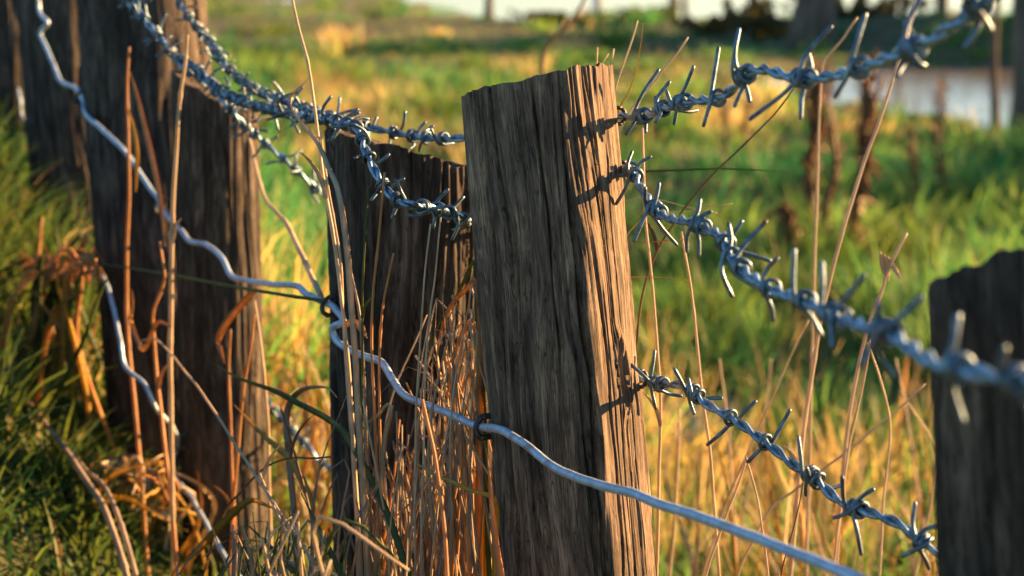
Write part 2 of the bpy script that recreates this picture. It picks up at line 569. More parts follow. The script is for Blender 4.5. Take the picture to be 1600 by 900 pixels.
def staple(post_o, p, along, outward, span=0.012, r=0.0016, depth=0.012, proud=0.006):
    """U-shaped fencing staple; legs sunk in the wood, crown over the wire"""
    al = Vector(along).normalized(); ou = Vector(outward).normalized()
    side = al
    pts = []
    for s in np.linspace(-1, 1, 9):
        a = s * math.pi / 2
        pts.append(Vector(p) + side * math.sin(a) * span / 2 + ou * (math.cos(a) * proud))
    pts = [Vector(p) - side * span / 2 - ou * depth] + pts + [Vector(p) + side * span / 2 - ou * depth]
    v, t = tube_arrays(catmull(pts, 3), r, 7)
    loc = post_o.location
    me = fast_mesh('staple', v - np.array(loc), t, M['staple'])
    o = bpy.data.objects.new('staple', me)
    link(o, parent=post_o)
    return o


post_1, *_p1 = make_post(840, 126, 906, 900, 0.0455, 0.0475, 'sharp weathered grey post in the middle of the fence, sunlit down its right side', 101, 420, 270, (0.13, 0.02), 0.0016, M['wood'], cracks=34, gdepth=0.0011, facets=((60, 0.82), (-12, 0.93)), gouges=((58, 0.178, 0.14, 0.016, 0.0045), (12, 0.215, 0.10, 0.03, 0.003), (-35, 0.11, 0.06, 0.04, 0.002), (25, 0.05, 0.05, 0.03, 0.002)),
                           splits=((-8, 0.0, 0.22, 0.016, 0.007), (-52, 0.02, 0.35, 0.014, 0.005), (-30, 0.10, 0.4, 0.012, 0.006), (14, 0.12, 0.3, 0.018, 0.007), (30, 0.0, 0.5, 0.014, 0.006), (70, 0.0, 0.45, 0.010, 0.005), (48, 0.0, 0.2, 0.010, 0.005)))
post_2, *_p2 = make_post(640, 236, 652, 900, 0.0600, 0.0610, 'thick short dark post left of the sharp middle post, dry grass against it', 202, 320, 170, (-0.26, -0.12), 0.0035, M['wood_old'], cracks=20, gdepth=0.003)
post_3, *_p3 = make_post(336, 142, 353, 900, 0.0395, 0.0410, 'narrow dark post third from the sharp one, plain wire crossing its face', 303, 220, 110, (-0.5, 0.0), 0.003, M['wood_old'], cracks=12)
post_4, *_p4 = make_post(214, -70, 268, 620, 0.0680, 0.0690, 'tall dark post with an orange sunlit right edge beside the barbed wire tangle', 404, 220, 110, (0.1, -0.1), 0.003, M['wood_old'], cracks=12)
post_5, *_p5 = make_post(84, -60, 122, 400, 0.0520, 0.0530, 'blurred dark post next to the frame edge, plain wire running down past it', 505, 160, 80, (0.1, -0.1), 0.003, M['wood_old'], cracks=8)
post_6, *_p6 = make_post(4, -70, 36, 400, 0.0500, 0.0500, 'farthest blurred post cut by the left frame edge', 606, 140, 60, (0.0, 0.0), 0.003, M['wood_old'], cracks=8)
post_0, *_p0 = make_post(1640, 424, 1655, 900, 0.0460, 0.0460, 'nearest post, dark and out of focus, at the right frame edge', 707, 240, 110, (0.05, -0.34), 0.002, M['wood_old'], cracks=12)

# ------------------------------------------------------------------ wires
def path(pts, per=8):
    # four-number entries are world points (x, y, z, 0) beyond the picture
    return catmull([Vector(p[:3]) if len(p) == 4 else fp(*p) for p in pts], per)


def plain_wire(name, pts, r, label, material, wob=0.0):
    P, s = resample(path(pts), 0.0025)
    P = P + 0.0006 * np.stack([fbm(s * 38, s * 0, 93, 2) - 0.5, fbm(s * 38, s * 0 + 3, 94, 2) - 0.5, fbm(s * 45, s * 0 + 7, 95, 2) - 0.5], 1) * 2
    base = P.mean(0)
    v, t = tube_arrays(P - base, r * (1 + 0.08 * (fbm(s * 90, s * 0, 96, 2) - 0.5)), 12)
    o = bpy.data.objects.new(name, fast_mesh(name, v, t, material))
    o.location = base
    link(o, label=label, cat='wire', group='plain wires of the fence')
    return P


PLAIN = [(52, -60, -.07), (60, 0, -.06), (63, 23, -.06), (75, 35, -.06), (63, 52, -.06), (72, 73, -.06), (83, 100, -.06), (95, 127, -.06), (118, 138, -.06),
         (130, 157, -.065), (133, 177, -.07), (157, 200, -.074), (187, 227, -.066), (203, 247, -.059), (233, 293, -.047), (247, 310, -.044), (253, 327, -.043), (283, 360, -.047),
         (297, 377, -.048), (322, 382, -.045), (347, 403, -.042), (360, 430, -.042), (380, 438, -.045), (430, 445, -.055), (463, 447, -.06), (480, 460, -.063),
         (508, 473, -.066), (522, 482, -.069), (536, 497, -.072), (533, 505, -.077), (519, 514, -.080), (526, 533, -.078), (547, 547, -.075), (573, 558, -.072), (597, 567, -.070),
         (613, 592, -.068), (635, 620, -.066), (683, 639, -.060), (737, 662, -.053), (757, 667, -.052), (783, 672, -.056), (815, 690, -.060), (860, 727, -.062), (913, 749, -.063),
         (983, 770, -.064), (1033, 788, -.065), (1120, 818, -.067), (1200, 848, -.068), (1280, 880, -.07), (1340, 905, -.07), (1430, 945, -.07), (1560, 1000, -.06), (1700, 1050, -.055), (.33, .28, .65, 0), (.54, -.15, .63, 0), (.77, -.60, .64, 0)]
Pw = plain_wire('plain_wire', PLAIN, 0.0024, 'thick kinked pale blue plain wire stapled across the front of all the posts', M['galv'])
THIN = [(22, 120, -.0), (32, 155, -.0), (35, 185, -.0), (60, 191, -.0), (80, 182, -.0), (97, 215, .03), (130, 260, .09), (165, 320, .10), (174, 395, .09), (157, 420, .0), (161, 431, -.075), (175, 470, -.10), (187, 530, -.115), (195, 572, -.115), (225, 600, -.11),
        (245, 640, -.10), (268, 665, -.07), (277, 690, -.05), (270, 720, -.052), (276, 747, -.055), (300, 780, -.06), (320, 815, -.062), (345, 860, -.066), (372, 900, -.07), (430, 985, -.075), (560, 1080, -.08), (800, 1180, -.06)]
plain_wire('plain_wire', THIN, 0.0020, 'thin lower plain wire wriggling down from the tall dark post to the bottom edge', M['galv'])

n_out = Vector((-1, -0.5, 0)).normalized()
staple(post_1, fp(756, 667, -.050), (0.1, 0.2, 1), n_out, 0.0125, 0.0019, 0.022, 0.005)
staple(post_2, fp(516, 478, -.066), (0.1, 0.2, 1), n_out, 0.0125, 0.0017, 0.024, 0.006)
staple(post_3, fp(277, 690, -.048), (0.1, 0.2, 1), n_out, 0.0125, 0.0018, 0.032, 0.006)
staple(post_5, fp(128, 154, -.068), (0.1, 0.2, 1), n_out, 0.015, 0.0018, 0.025, 0.006)
staple(post_4, fp(252, 322, -.040), (0.3, 0.2, 1), n_out, 0.0125, 0.0018, 0.045, 0.006)


s_out = Vector((0.93, 0.36, 0))
for (sx_, sy_) in ((967, 181), (974, 266), (1001, 592)):
    staple(post_1, fp(sx_, sy_, .047), (0.0, 0.25, 1), s_out, 0.010, 0.0013, 0.02, 0.004)


def barb_mesh(center, tang, tips, rs, base, rc=0.0040, rw=0.0011, turns=1.6):
    """one barb: a prong, a coil about the strands, a second prong"""
    t = np.array(Vector(tang).normalized())
    tmp = np.array([0.2, -0.3, 0.93]); u = np.cross(t, tmp); u /= np.linalg.norm(u); v = np.cross(t, u)
    d1 = np.array(tips[0] - center); d2 = np.array(tips[1] - center)
    def ang(d, s):
        du, dv = np.dot(d, u), np.dot(d, v)
        L = math.hypot(du, dv) + 1e-9
        du, dv = s * du / L, s * dv / L
        return math.atan2(-du, dv)
    a0 = ang(d1, -1); a1 = ang(d2, 1)
    while a1 < a0 + turns * 2 * math.pi - math.pi:
        a1 += 2 * math.pi
    n = max(10, int((a1 - a0) / 0.35))
    aa = np.linspace(a0, a1, n)
    pitch = rw * 2.1 / (2 * math.pi)
    h = (aa - (a0 + a1) / 2) * pitch
    c = np.array(center)
    coil = c + rc * (np.cos(aa)[:, None] * u + np.sin(aa)[:, None] * v) + h[:, None] * t
    bend = rs.normal(0, 0.0012, 3)
    pre = [np.array(tips[0]), np.array(tips[0]) * 0.45 + coil[0] * 0.55 + bend]
    post = [coil[-1] * 0.55 + np.array(tips[1]) * 0.45 - bend, np.array(tips[1])]
    P = np.vstack([pre, coil, post])
    P = catmull(P, 3)
    P, _ = resample(P, 0.0013)
    rad = np.full(len(P), rw); rad[0] *= 0.75; rad[-1] *= 0.75
    vv, tt = tube_arrays(P - np.array(base), rad, 7)
    return fast_mesh('barb', vv, tt, M['barb'])


def barbed_wire(label, pts, hero, auto, seed, pitch=0.034, rs_=0.00145):
    """hero: [(cx, cy, tip1, tip2)] in place along the wire; auto: [(px0, px1, spacing)] stretches filled with evenly spaced barbs"""
    rs = np.random.default_rng(seed)
    P, s = resample(path(pts), 0.002)
    base = P[len(P) // 2].copy()
    root = empty('barbed_wire', base, label=label, cat='barbed wire', group='barbed wires of the fence')
    T, U, V = frames(P)
    ph = 2 * math.pi * s / pitch + 0.5 * np.sin(s * 23)
    for k in (0, 1):
        a = ph + k * math.pi
        Q = P + (np.cos(a)[:, None] * U + np.sin(a)[:, None] * V) * rs_ * 1.02
        vv, tt = tube_arrays(Q - base, rs_, 8)
        link(bpy.data.objects.new('strand', fast_mesh('strand', vv, tt, M['barbed'])), parent=root)
    # image positions of the path for locating barbs
    rel = P - np.array([0, 0, CAM_H])
    D = rel[:, 1] * CP - rel[:, 2] * SP
    up_ = rel[:, 1] * SP + rel[:, 2] * CP
    far = D > 0.42
    Ds = np.where(far, D, 1.0)
    X = np.where(far, 800 + F * P[:, 0] / Ds, 1e7); Y = np.where(far, 450 - F * up_ / Ds, 1e7)
    def add(i, t1, t2, turns=1.6):
        me = barb_mesh(Vector(P[i]), Vector(T[i]), (t1, t2), rs, base, rc=rs_ * 2 + 0.0011, turns=turns)
        link(bpy.data.objects.new('barb', me), parent=root)
    for h in hero:
        i = int(np.argmin((X - h[0]) ** 2 + (Y - h[1]) ** 2))
        dd = D[i]
        tl = []
        for tp in h[2:4]:
            z = rs.uniform(-0.007, 0.007)
            tl.append(at(tp[0], tp[1], dd + z))
        add(i, tl[0], tl[1], rs.uniform(1.25, 1.8))
    spans = []
    for (p0, p1, sp) in auto:
        i0 = int(np.argmin(np.abs(X - p0))); i1 = int(np.argmin(np.abs(X - p1)))
        spans.append((min(i0, i1), max(i0, i1), sp))
    if not far[-1]:
        spans.append((int(np.argmin(np.abs(X - 1680))), len(P) - 4, 0.055))
    for (i0, i1, sp) in spans:
        q = s[i0]
        while q < s[i1]:
            i = int(np.argmin(np.abs(s - q)))
            a = rs.uniform(0, 2 * math.pi); b_ = a + math.pi + rs.uniform(-0.7, 0.7)
            tl = []
            for an in (a, b_):
                L = rs.uniform(0.010, 0.017)
                dvec = (math.cos(an) * U[i] + math.sin(an) * V[i]) * L + T[i] * rs.uniform(-0.008, 0.008)
                tl.append(Vector(P[i] + dvec))
            add(i, tl[0], tl[1])
            q += sp * rs.uniform(0.7, 1.3)
    return P


WA = [(250, -60, -.03), (265, -30, -.03), (282, 5, -.03), (302, 35, -.03), (326, 62, -.03), (350, 98, -.03), (388, 134, -.03), (430, 152, -.03), (470, 166, -.03), (520, 184, -.025), (560, 196, -.02), (620, 208, .0), (665, 215, .01), (720, 216, .02),
      (800, 205, .05), (900, 186, .06), (955, 181, .052), (1000, 182, .05), (1035, 170, .04), (1075, 158, .03), (1120, 154, .02), (1145, 138, .015), (1166, 117, .01), (1192, 108, .005), (1230, 118, .0), (1265, 122, -.005), (1310, 116, -.01),
      (1350, 104, -.02), (1400, 85, -.03), (1440, 70, -.035), (1490, 40, -.04), (1535, 5, -.045), (1590, -40, -.05), (1700, -110, -.05), (.38, .30, 1.0, 0), (.60, -.15, 1.0, 0), (.82, -.60, .99, 0)]
HA = [(1000, 182, (1030, 108), (977, 211)), (1008, 180, (1009, 207), (1024, 150)), (1036, 170, (1047, 127), (1024, 192)), (1070, 160, (1084, 103), (1053, 195)), (1062, 162, (1041, 140), (1090, 172)),
      (1122, 153, (1123, 73), (1099, 198)), (1168, 116, (1155, 44), (1147, 167)), (1162, 122, (1149, 79), (1172, 160)), (1262, 122, (1300, 40), (1170, 187)), (1250, 121, (1251, 187), (1262, 80)),
      (1345, 106, (1353, 20), (1304, 152)), (1432, 73, (1442, -6), (1446, 102)), (1420, 80, (1400, 120), (1412, 30)), (1522, 18, (1507, 76), (1548, -40)), (1535, 5, (1500, -20), (1550, 50))]
barbed_wire('top barbed wire rising from the sharp post to the upper right corner', WA, HA, [(262, 470, .022), (480, 715, .020)], 31)

WB = [(165, -50, -.09), (190, -12, -.085), (215, 20, -.085), (240, 45, -.082), (270, 83, -.07), (300, 101, -.06), (335, 130, -.052), (360, 150, -.05), (400, 165, -.05), (450, 176, -.05), (500, 184, -.058), (540, 193, -.066),
      (560, 203, -.072), (572, 236, -.078), (590, 276, -.078), (612, 306, -.074), (640, 320, -.068), (680, 326, -.045), (712, 336, -.02), (738, 347, .0), (800, 330, .06), (900, 285, .068), (950, 266, .056), (984, 263, .046),
      (1000, 290, .035), (1020, 322, .025), (1045, 340, .015), (1078, 346, .005), (1105, 358, -.0), (1130, 371, -.01), (1143, 400, -.02), (1168, 427, -.03), (1203, 450, -.04), (1240, 464, -.05), (1272, 476, -.06),
      (1312, 497, -.075), (1352, 510, -.09), (1395, 523, -.105), (1430, 548, -.115), (1465, 568, -.125), (1510, 578, -.13), (1560, 590, -.13), (1620, 600, -.13), (1720, 620, -.12), (.27, .20, .84, 0), (.50, -.25, .83, 0), (.72, -.70, .84, 0)]
HB = [(985, 264, (938, 262), (1018, 244)), (992, 274, (988, 236), (962, 320)), (1030, 332, (1030, 285), (1058, 383)), (1022, 325, (1008, 292), (990, 378)), (1090, 352, (1094, 310), (1073, 394)), (1098, 356, (1112, 330), (1092, 402)),
      (1143, 398, (1138, 348), (1145, 465)), (1160, 418, (1198, 345), (1203, 462)), (1135, 378, (1160, 344), (1205, 408)), (1206, 451, (1216, 402), (1208, 502)), (1258, 472, (1241, 388), (1284, 525)), (1300, 490, (1284, 408), (1330, 505)),
      (1315, 497, (1352, 428), (1300, 545)), (1392, 522, (1442, 462), (1345, 575)), (1380, 520, (1372, 470), (1400, 590)), (1500, 577, (1497, 490), (1505, 662)), (1590, 597, (1570, 540), (1612, 660))]
barbed_wire('middle barbed wire bending down from the sharp post in front of the nearest post', WB, HB, [(200, 470, .024), (485, 735, .022)], 32)

WC = [(150, 200, .10), (180, 260, .10), (250, 400, .10), (330, 520, .07), (380, 588, .06), (412, 620, .06), (440, 655, .06), (480, 697, .07), (515, 731, .085), (600, 760, .10), (700, 740, .10), (800, 680, .08), (900, 618, .07),
      (960, 596, .06), (1000, 592, .053), (1030, 600, .05), (1065, 601, .05), (1083, 611, .05), (1105, 632, .05), (1143, 653, .05), (1195, 690, .05), (1240, 726, .05), (1272, 745, .05), (1305, 778, .05), (1338, 794, .05), (1375, 806, .05), (1410, 822, .05),
      (1448, 852, .055), (1500, 885, .06), (1600, 950, .06), (1750, 1040, .06), (.39, .30, .68, 0), (.60, -.15, .67, 0), (.82, -.60, .68, 0)]
HC = [(1034, 600, (985, 569), (1066, 619)), (1026, 598, (1023, 547), (1025, 640)), (1083, 611, (1053, 575), (1085, 648)), (1092, 618, (1075, 590), (1129, 622)), (1143, 653, (1104, 696), (1182, 626)),
      (1196, 691, (1167, 723), (1235, 639)), (1268, 743, (1247, 681), (1259, 775)), (1278, 752, (1260, 730), (1318, 757)), (1335, 793, (1316, 744), (1346, 868)), (1342, 795, (1366, 764), (1300, 810)), (1445, 849, (1430, 784), (1408, 870)), (1440, 846, (1470, 820), (1452, 890))]
barbed_wire('lowest barbed wire dropping from the sharp post behind the nearest post', WC, HC, [(405, 512, .024)], 33)

WD = [(175, -60, -.09), (205, -12, -.09), (226, 30, -.088), (250, 60, -.082), (275, 95, -.07), (297, 112, -.062), (325, 128, -.055), (345, 152, -.052), (370, 183, -.045), (400, 212, -.02), (440, 246, .0), (478, 280, .02), (506, 303, .04),
      (560, 325, .08), (640, 345, .085), (740, 352, .07), (820, 345, .055), (850, 340, .05)]
barbed_wire('slack barbed wire slanting from the tangle to behind the thick short post', WD, [], [(210, 350, .022), (360, 505, .020)], 34)

# ------------------------------------------------------------------ meadow grass
def blades(x, y, h, w, lean, az, curl, col, face=None, seg=3):
    n = len(x)
    z = ground_z(x, y) - 0.01
    tv = np.linspace(0, 1, seg + 1)
    fa = RNG.uniform(0, 2 * math.pi, n) if face is None else face
    sx, sy = np.cos(fa), np.sin(fa)
    V = np.zeros((n, seg * 2 + 1, 3), np.float32)
    for i, t in enumerate(tv):
        b = lean * t + curl * t * t
        hz = h * t * (1 - 0.35 * np.clip(b / np.maximum(t, 0.1), 0, 1.6) * t)
        cx = x + np.cos(az) * b * h; cy = y + np.sin(az) * b * h; cz = z + hz
        ww = w * (1 - 0.55 * t) * 0.5
        if i < seg:
            V[:, 2 * i] = np.stack([cx - sx * ww, cy - sy * ww, cz], 1)
            V[:, 2 * i + 1] = np.stack([cx + sx * ww, cy + sy * ww, cz], 1)
        else:
            V[:, 2 * i] = np.stack([cx, cy, cz], 1)
    f = []
    for i in range(seg - 1):
        a = 2 * i
        f += [[a, a + 1, a + 3], [a, a + 3, a + 2]]
    f += [[2 * seg - 2, 2 * seg - 1, 2 * seg]]
    f = np.array(f)
    k = seg * 2 + 1
    T_ = (f[None] + (np.arange(n) * k)[:, None, None]).reshape(-1, 3)
    cc = np.repeat(col, k, axis=0)
    return V.reshape(-1, 3), T_, cc


def grass_color(x, y, n, dry_bias=0.0, pick=None):
    """pick: a random number shared by the blades of one clump"""
    dry = fbm(x * 0.9 + 20, y * 0.55 + 5, 61, 3) * 0.6 + fbm(x * 4, y * 2.5, 71, 2) * 0.4 + dry_bias
    r = RNG.uniform(0, 1, n)
    if pick is not None:
        r = 0.22 * r + 0.78 * pick
    isdry = r < smooth(0.42, 0.98, dry)
    q = RNG.uniform(0, 1, n)[:, None]
    p2 = RNG.uniform(0, 1, n)[:, None]
    gcol = np.array([[0.020, 0.125, 0.045], [0.052, 0.205, 0.055], [0.22, 0.31, 0.045]])
    u = np.clip(vnoise(x * 1.6 + 9, y * 1.1, 77)[:, None] * 0.9 + q * 0.55 - 0.15, 0, 1) * 2
    gc = np.where(u < 1, gcol[0] * (1 - u) + gcol[1] * u, gcol[1] * (2 - u) + gcol[2] * (u - 1))
    d1 = np.array([0.52, 0.43, 0.09]); d2 = np.array([0.60, 0.48, 0.24]); d3 = np.array([0.46, 0.25, 0.10])
    dc = np.where(p2 < 0.82, d1 * (1 - q) + d2 * q, d3)
    return np.where(isdry[:, None], dc, gc).astype(np.float32), isdry


def dry_zones(x, y):
    b = np.zeros_like(x)
    def patch(cx, cy, sx, sy, a):
        return a * np.exp(-(((x - cx) / sx) ** 2 + ((y - cy) / sy) ** 2))
    b += patch(0.55, 3.0, 0.9, 0.9, 0.19)
    b += patch(1.0, 6.8, 1.6, 1.7, -0.12)
    b += patch(2.4, 10.2, 1.6, 0.8, 0.22)
    b += patch(-1.4, 11, 1.5, 3.0, 0.14)
    b += patch(-0.55, 2.6, 0.35, 0.7, 0.22)
    b += patch(-1.6, 3.0, 0.6, 1.0, -0.10)
    b += patch(-0.6, 1.5, 0.5, 0.4, -0.12)
    b += patch(0.4, 19, 4, 3, -0.06)
    return b


def wedge(n, d0, d1, half, power=1.0):
    u = RNG.uniform(0, 1, n)
    d = (d0 ** power + (d1 ** power - d0 ** power) * u) ** (1 / power)
    a = RNG.uniform(-half, half, n)
    return d * np.sin(a), d * np.cos(a)


def meadow():
    parts = []
    # (count, d0, d1, half angle, power, height, width)
    for (n, d0, d1, half, pw, hh, ww) in ((56000, 1.9, 5.0, 0.42, 1.6, 0.105, 0.0056), (85000, 4.5, 11, 0.40, 1.5, 0.10, 0.008), (60000, 10, 22, 0.38, 1.5, 0.12, 0.014), (30000, 20, 60, 0.38, 1.5, 0.17, 0.028)):
        # tussock centres
        nc = n // 190
        cx, cy = wedge(nc, d0, d1, half, pw)
        ch = RNG.uniform(0.4, 2.1, nc) ** 1.2; cs = RNG.uniform(0.5, 1.6, nc); cr = RNG.uniform(0.02, 0.10, nc) * (1 + d0 * 0.13); cpick = RNG.uniform(0, 1, nc); cr = cr * 1.25
        own = RNG.integers(0, nc, n)
        ga, gr = RNG.uniform(0, 2 * math.pi, n), np.abs(RNG.normal(0, 1, n))
        x = cx[own] + np.cos(ga) * gr * cr[own]; y = cy[own] + np.sin(ga) * gr * cr[own]
        loose = RNG.uniform(0, 1, n) < 0.42
        lx, ly = wedge(n, d0, d1, half, pw)
        x = np.where(loose, lx, x); y = np.where(loose, ly, y)
        tall = 0.5 + 1.0 * fbm(x * 1.1, y * 0.8, 44, 3)
        h = hh * tall * np.where(loose, 0.55, ch[own]) * RNG.uniform(0.5, 1.25, n)
        az = np.where(loose, RNG.uniform(0, 2 * math.pi, n), ga + RNG.normal(0, 0.5, n))
        lean = RNG.uniform(0.05, 0.45, n); curl = RNG.uniform(0.0, 0.55, n)
        w = ww * RNG.uniform(0.6, 1.5, n)
        bias = dry_zones(x, y)
        col, isdry = grass_color(x, y, n, bias, np.where(loose, RNG.uniform(0, 1, n), cpick[own]))
        col = (col * np.where(loose, RNG.uniform(0.6, 1.2, n), cs[own])[:, None]).astype(np.float32)
        stalk = isdry & (RNG.uniform(0, 1, n) < 0.10)
        h = np.where(stalk, h * 1.7 + 0.06, h); w = np.where(stalk, w * 0.5, w); curl = np.where(stalk, curl * 0.3, curl)
        h = np.minimum(h, 0.30 + 0.006 * y)
        h = np.where((pond_mask(x, y - 0.9) > 0) | (pond_mask(x + 0.6, y - 0.4) > 0), np.minimum(h, 0.09), h)
        ok = (np.maximum(pond_mask(x, y), river_mask(x, y)) < 0.35)
        # keep the foot of the fence free: that strip has its own plants
        ok &= ~((x + 0.5 * y < FC + 0.05) & (y < 2.6))
        h = np.where(y < 2.2, h * 0.7, h)
        x, y, h, w, lean, az, curl, col = (q[ok] for q in (x, y, h, w, lean, az, curl, col))
        parts.append(blades(x, y, h, w, lean, az, curl, col))
    vs, ts, cs, o = [], [], [], 0
    for v, t, c in parts:
        vs.append(v); ts.append(t + o); cs.append(c); o += len(v)
    me = fast_mesh('meadow_grass', np.vstack(vs), np.vstack(ts), M['grass'], col=np.vstack(cs), smooth_on=False)
    link(bpy.data.objects.new('meadow_grass', me), kind='stuff', label='rough green and straw coloured pasture grass behind the fence', cat='grass')


meadow()


def bank_grass():
    """longer grass, shade painted into its colour, on the bank and along the foot of the fence, both sides"""
    n = 105000
    x = RNG.uniform(-1.8, 1.1, n); y = RNG.uniform(0.75, 3.3, n)
    nc = 1400
    cx = RNG.uniform(-1.8, 1.1, nc); cy = RNG.uniform(0.75, 3.3, nc)
    own = RNG.integers(0, nc, n); ga = RNG.uniform(0, 2 * math.pi, n); gr = np.abs(RNG.normal(0, 0.03, n))
    cl = RNG.uniform(0, 1, n) < 0.6
    x = np.where(cl, cx[own] + np.cos(ga) * gr, x); y = np.where(cl, cy[own] + np.sin(ga) * gr, y)
    h = np.where(x < -0.48, 0.70, np.where(x < -0.1, 0.42, 1.0)) * RNG.uniform(0.07, 0.20, n) * (0.6 + 0.9 * vnoise(x * 4, y * 4, 3))
    D = y
    # stay below the lines of sight to the sharp parts of the fence
    vis_top = CAM_H - 0.33 * D
    front = x + 0.5 * y < FC - 0.05
    h = np.where(front & (x > -0.35), np.minimum(h, np.clip(vis_top - ground_z(x, y) - 0.02, 0.04, 1) * RNG.uniform(0.6, 1.1, n)), h)
    ok = (x + 0.5 * y < FC + 0.10) & (np.hypot(x, y) > 0.7)
    az = np.where(cl, ga, RNG.uniform(0, 2 * math.pi, n))
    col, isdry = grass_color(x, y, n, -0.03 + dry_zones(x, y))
    bank_shade = np.array([0.52, 0.52, 0.62], np.float32)      # shade painted into the bank grass: blade colours darkened and shifted to blue
    col = np.where(isdry[:, None], col * 0.8, col * bank_shade).astype(np.float32)
    w = RNG.uniform(0.0026, 0.0056, n)
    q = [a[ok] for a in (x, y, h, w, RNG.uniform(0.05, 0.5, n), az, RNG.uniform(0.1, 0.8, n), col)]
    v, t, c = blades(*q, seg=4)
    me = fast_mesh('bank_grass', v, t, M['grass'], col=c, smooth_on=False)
    link(bpy.data.objects.new('bank_grass', me), kind='stuff', label='dark green grass, shade painted in, on the bank before and around the left posts', cat='grass')


bank_grass()

# ------------------------------------------------------------------ single stalks and leaves
def root_to_ground(P, lean=0.0):
    """carry a stalk on from its last visible point down to the soil"""
    P = list(P)
    d = (P[-1] - P[-2]).normalized()
    p = P[-1].copy()
    for _ in range(14):
        d = (d * 0.72 + Vector((0, 0, -1)) * 0.28).normalized()
        p = p + d * 0.07
        P.append(p.copy())
        if p.z < float(ground_z(p.x, p.y)) - 0.015:
            break
    return P


def stem(label, pts, depth, w, material, leaf=False, fence=True, root=True, facing=(0.1, -1, 0.15), parts=(), group=None, name=None):
    """pts run from the tip to the foot; w in metres; depth = offset from the fence line, or distance"""
    if isinstance(depth, (list, tuple)):
        ds = list(depth)
    else:
        ds = [depth] * len(pts)
    W = [fp(px, py, d) if fence else at(px, py, d) for (px, py), d in zip(pts, ds)]
    if root:
        W = root_to_ground(W)
    P, s = resample(catmull(W, 6), 0.006)
    hs = sum(map(ord, label)) % 97
    P = P + 0.0009 * np.stack([fbm(s * 14, s * 0 + hs, 91, 2) - 0.5, fbm(s * 12, s * 0 + hs, 92, 2) - 0.5, s * 0], 1) * 2
    base = P[-1].copy()
    u = s / s[-1]
    name = name or ('grass_leaf' if leaf else 'grass_stalk')
    if leaf:
        prof = w * np.clip(np.minimum(u * 5, 1) ** 0.7, 0.12, 1) * np.where(u > 0.8, 1 - (u - 0.8) * 2.5, 1)
        v, t = strip_arrays(P - base, prof, facing)
    else:
        node = 1 + 0.35 * np.exp(-((s % 0.11 - 0.055) / 0.0022) ** 2)
        v, t = tube_arrays(P - base, w / 2 * (0.55 + 0.45 * np.minimum(u * 2.2, 1)) * node, 6)
    me = fast_mesh(name, v, t, material)
    o = bpy.data.objects.new(name, me)
    o.location = base
    link(o, label=label, cat='grass', group=group)
    if not leaf and root:      # a papery withered sheath at one joint
        rs2 = np.random.default_rng(hs)
        for _ in range(int(rs2.integers(0, 2))):
            i = int(len(P) * rs2.uniform(0.12, 0.55)); sd = rs2.choice([-1, 1])
            L = rs2.uniform(0.02, 0.05)
            Q = np.array([P[i] - base + Vector((sd * L * (0.12 * q + 0.28 * q * q), -0.001 - 0.004 * q, L * (1.0 * q - 0.25 * q * q))) for q in np.linspace(0, 1, 8)])
            vv, tt = strip_arrays(Q, w * 0.9 * np.array([1, 1.2, 1.2, 1.1, .9, .7, .45, .15]), facing)
            link(bpy.data.objects.new('sheath', fast_mesh('sheath', vv, tt, material)), parent=o)
    for (pp, wd, mt) in parts:
        Wp = [fp(px, py, ds[0]) if fence else at(px, py, ds[0]) for (px, py) in pp]
        Q, sq = resample(catmull(Wp, 6), 0.004)
        uq = sq / sq[-1]
        vv, tt = strip_arrays(Q - base, wd * np.clip(np.sin(uq * 2.6 + 0.25), 0.1, 1), facing)
        link(bpy.data.objects.new('leaf', fast_mesh('leaf', vv, tt, mt)), parent=o)
    return o


d_, rd, gy, yl, gl, br = M['dry'], M['dry_red'], M['dry_grey'], M['dry_yellow'], M['green_leaf'], M['brown']
# left of and before the thick short post
stem('tall pale stalk from the top edge down the left side of the thick short post', [(452, -20), (466, 45), (480, 100), (492, 180), (503, 262), (518, 350), (533, 450), (545, 560), (553, 680)], -.10, .0030, d_)
stem('pale arched leaf joining the tall stalk at the corner of the thick short post', [(486, 120), (455, 150), (456, 168), (470, 190), (495, 222), (512, 262), (528, 300), (540, 380), (548, 470)], -.105, .0038, d_, leaf=True)
stem('thin pale stalk hanging just right of the tall stalk on the thick post', [(500, 205), (512, 290), (524, 360), (533, 420), (538, 520), (546, 640)], -.095, .0022, d_)
stem('pinkish stalk slanting between the narrow and the thick dark posts', [(388, 205), (410, 300), (434, 335), (450, 352), (476, 410), (502, 464)], [-.0, -.0, -.01, -.02, -.04, -.06], .0042, d_, root=False)
stem('russet upright stalk crossed by the middle barbed wire before the thick post', [(602, 270), (597, 320), (590, 390), (583, 460), (580, 540), (585, 640)], -.098, .0028, rd)
stem('bluish green thin stalk before the thick post', [(575, 290), (571, 360), (567, 440), (566, 520), (566, 620)], -.094, .0022, gl)
stem('wavy grey stalk in the middle of the thick short post', [(545, 410), (556, 455), (563, 490), (566, 540), (570, 640)], -.09, .0030, gy)
stem('short russet tip near the middle of the thick short post', [(614, 396), (607, 430), (598, 487), (594, 560), (594, 660)], -.09, .0024, rd)
stem('pair of pale threads down the thick post, left one', [(672, 350), (664, 420), (658, 500), (652, 600), (650, 700)], -.09, .0018, d_)
stem('pair of pale threads down the thick post, right one', [(690, 340), (680, 430), (670, 500), (664, 580), (660, 700)], -.088, .0018, d_)
stem('yellow leaf lying across the dry tussock by the sharp post', [(636, 718), (655, 726), (678, 742), (705, 752), (735, 766), (770, 777), (778, 800), (776, 850)], [-.09, -.09, -.088, -.085, -.08, -.07, -.065, -.062], .0040, yl, leaf=True)
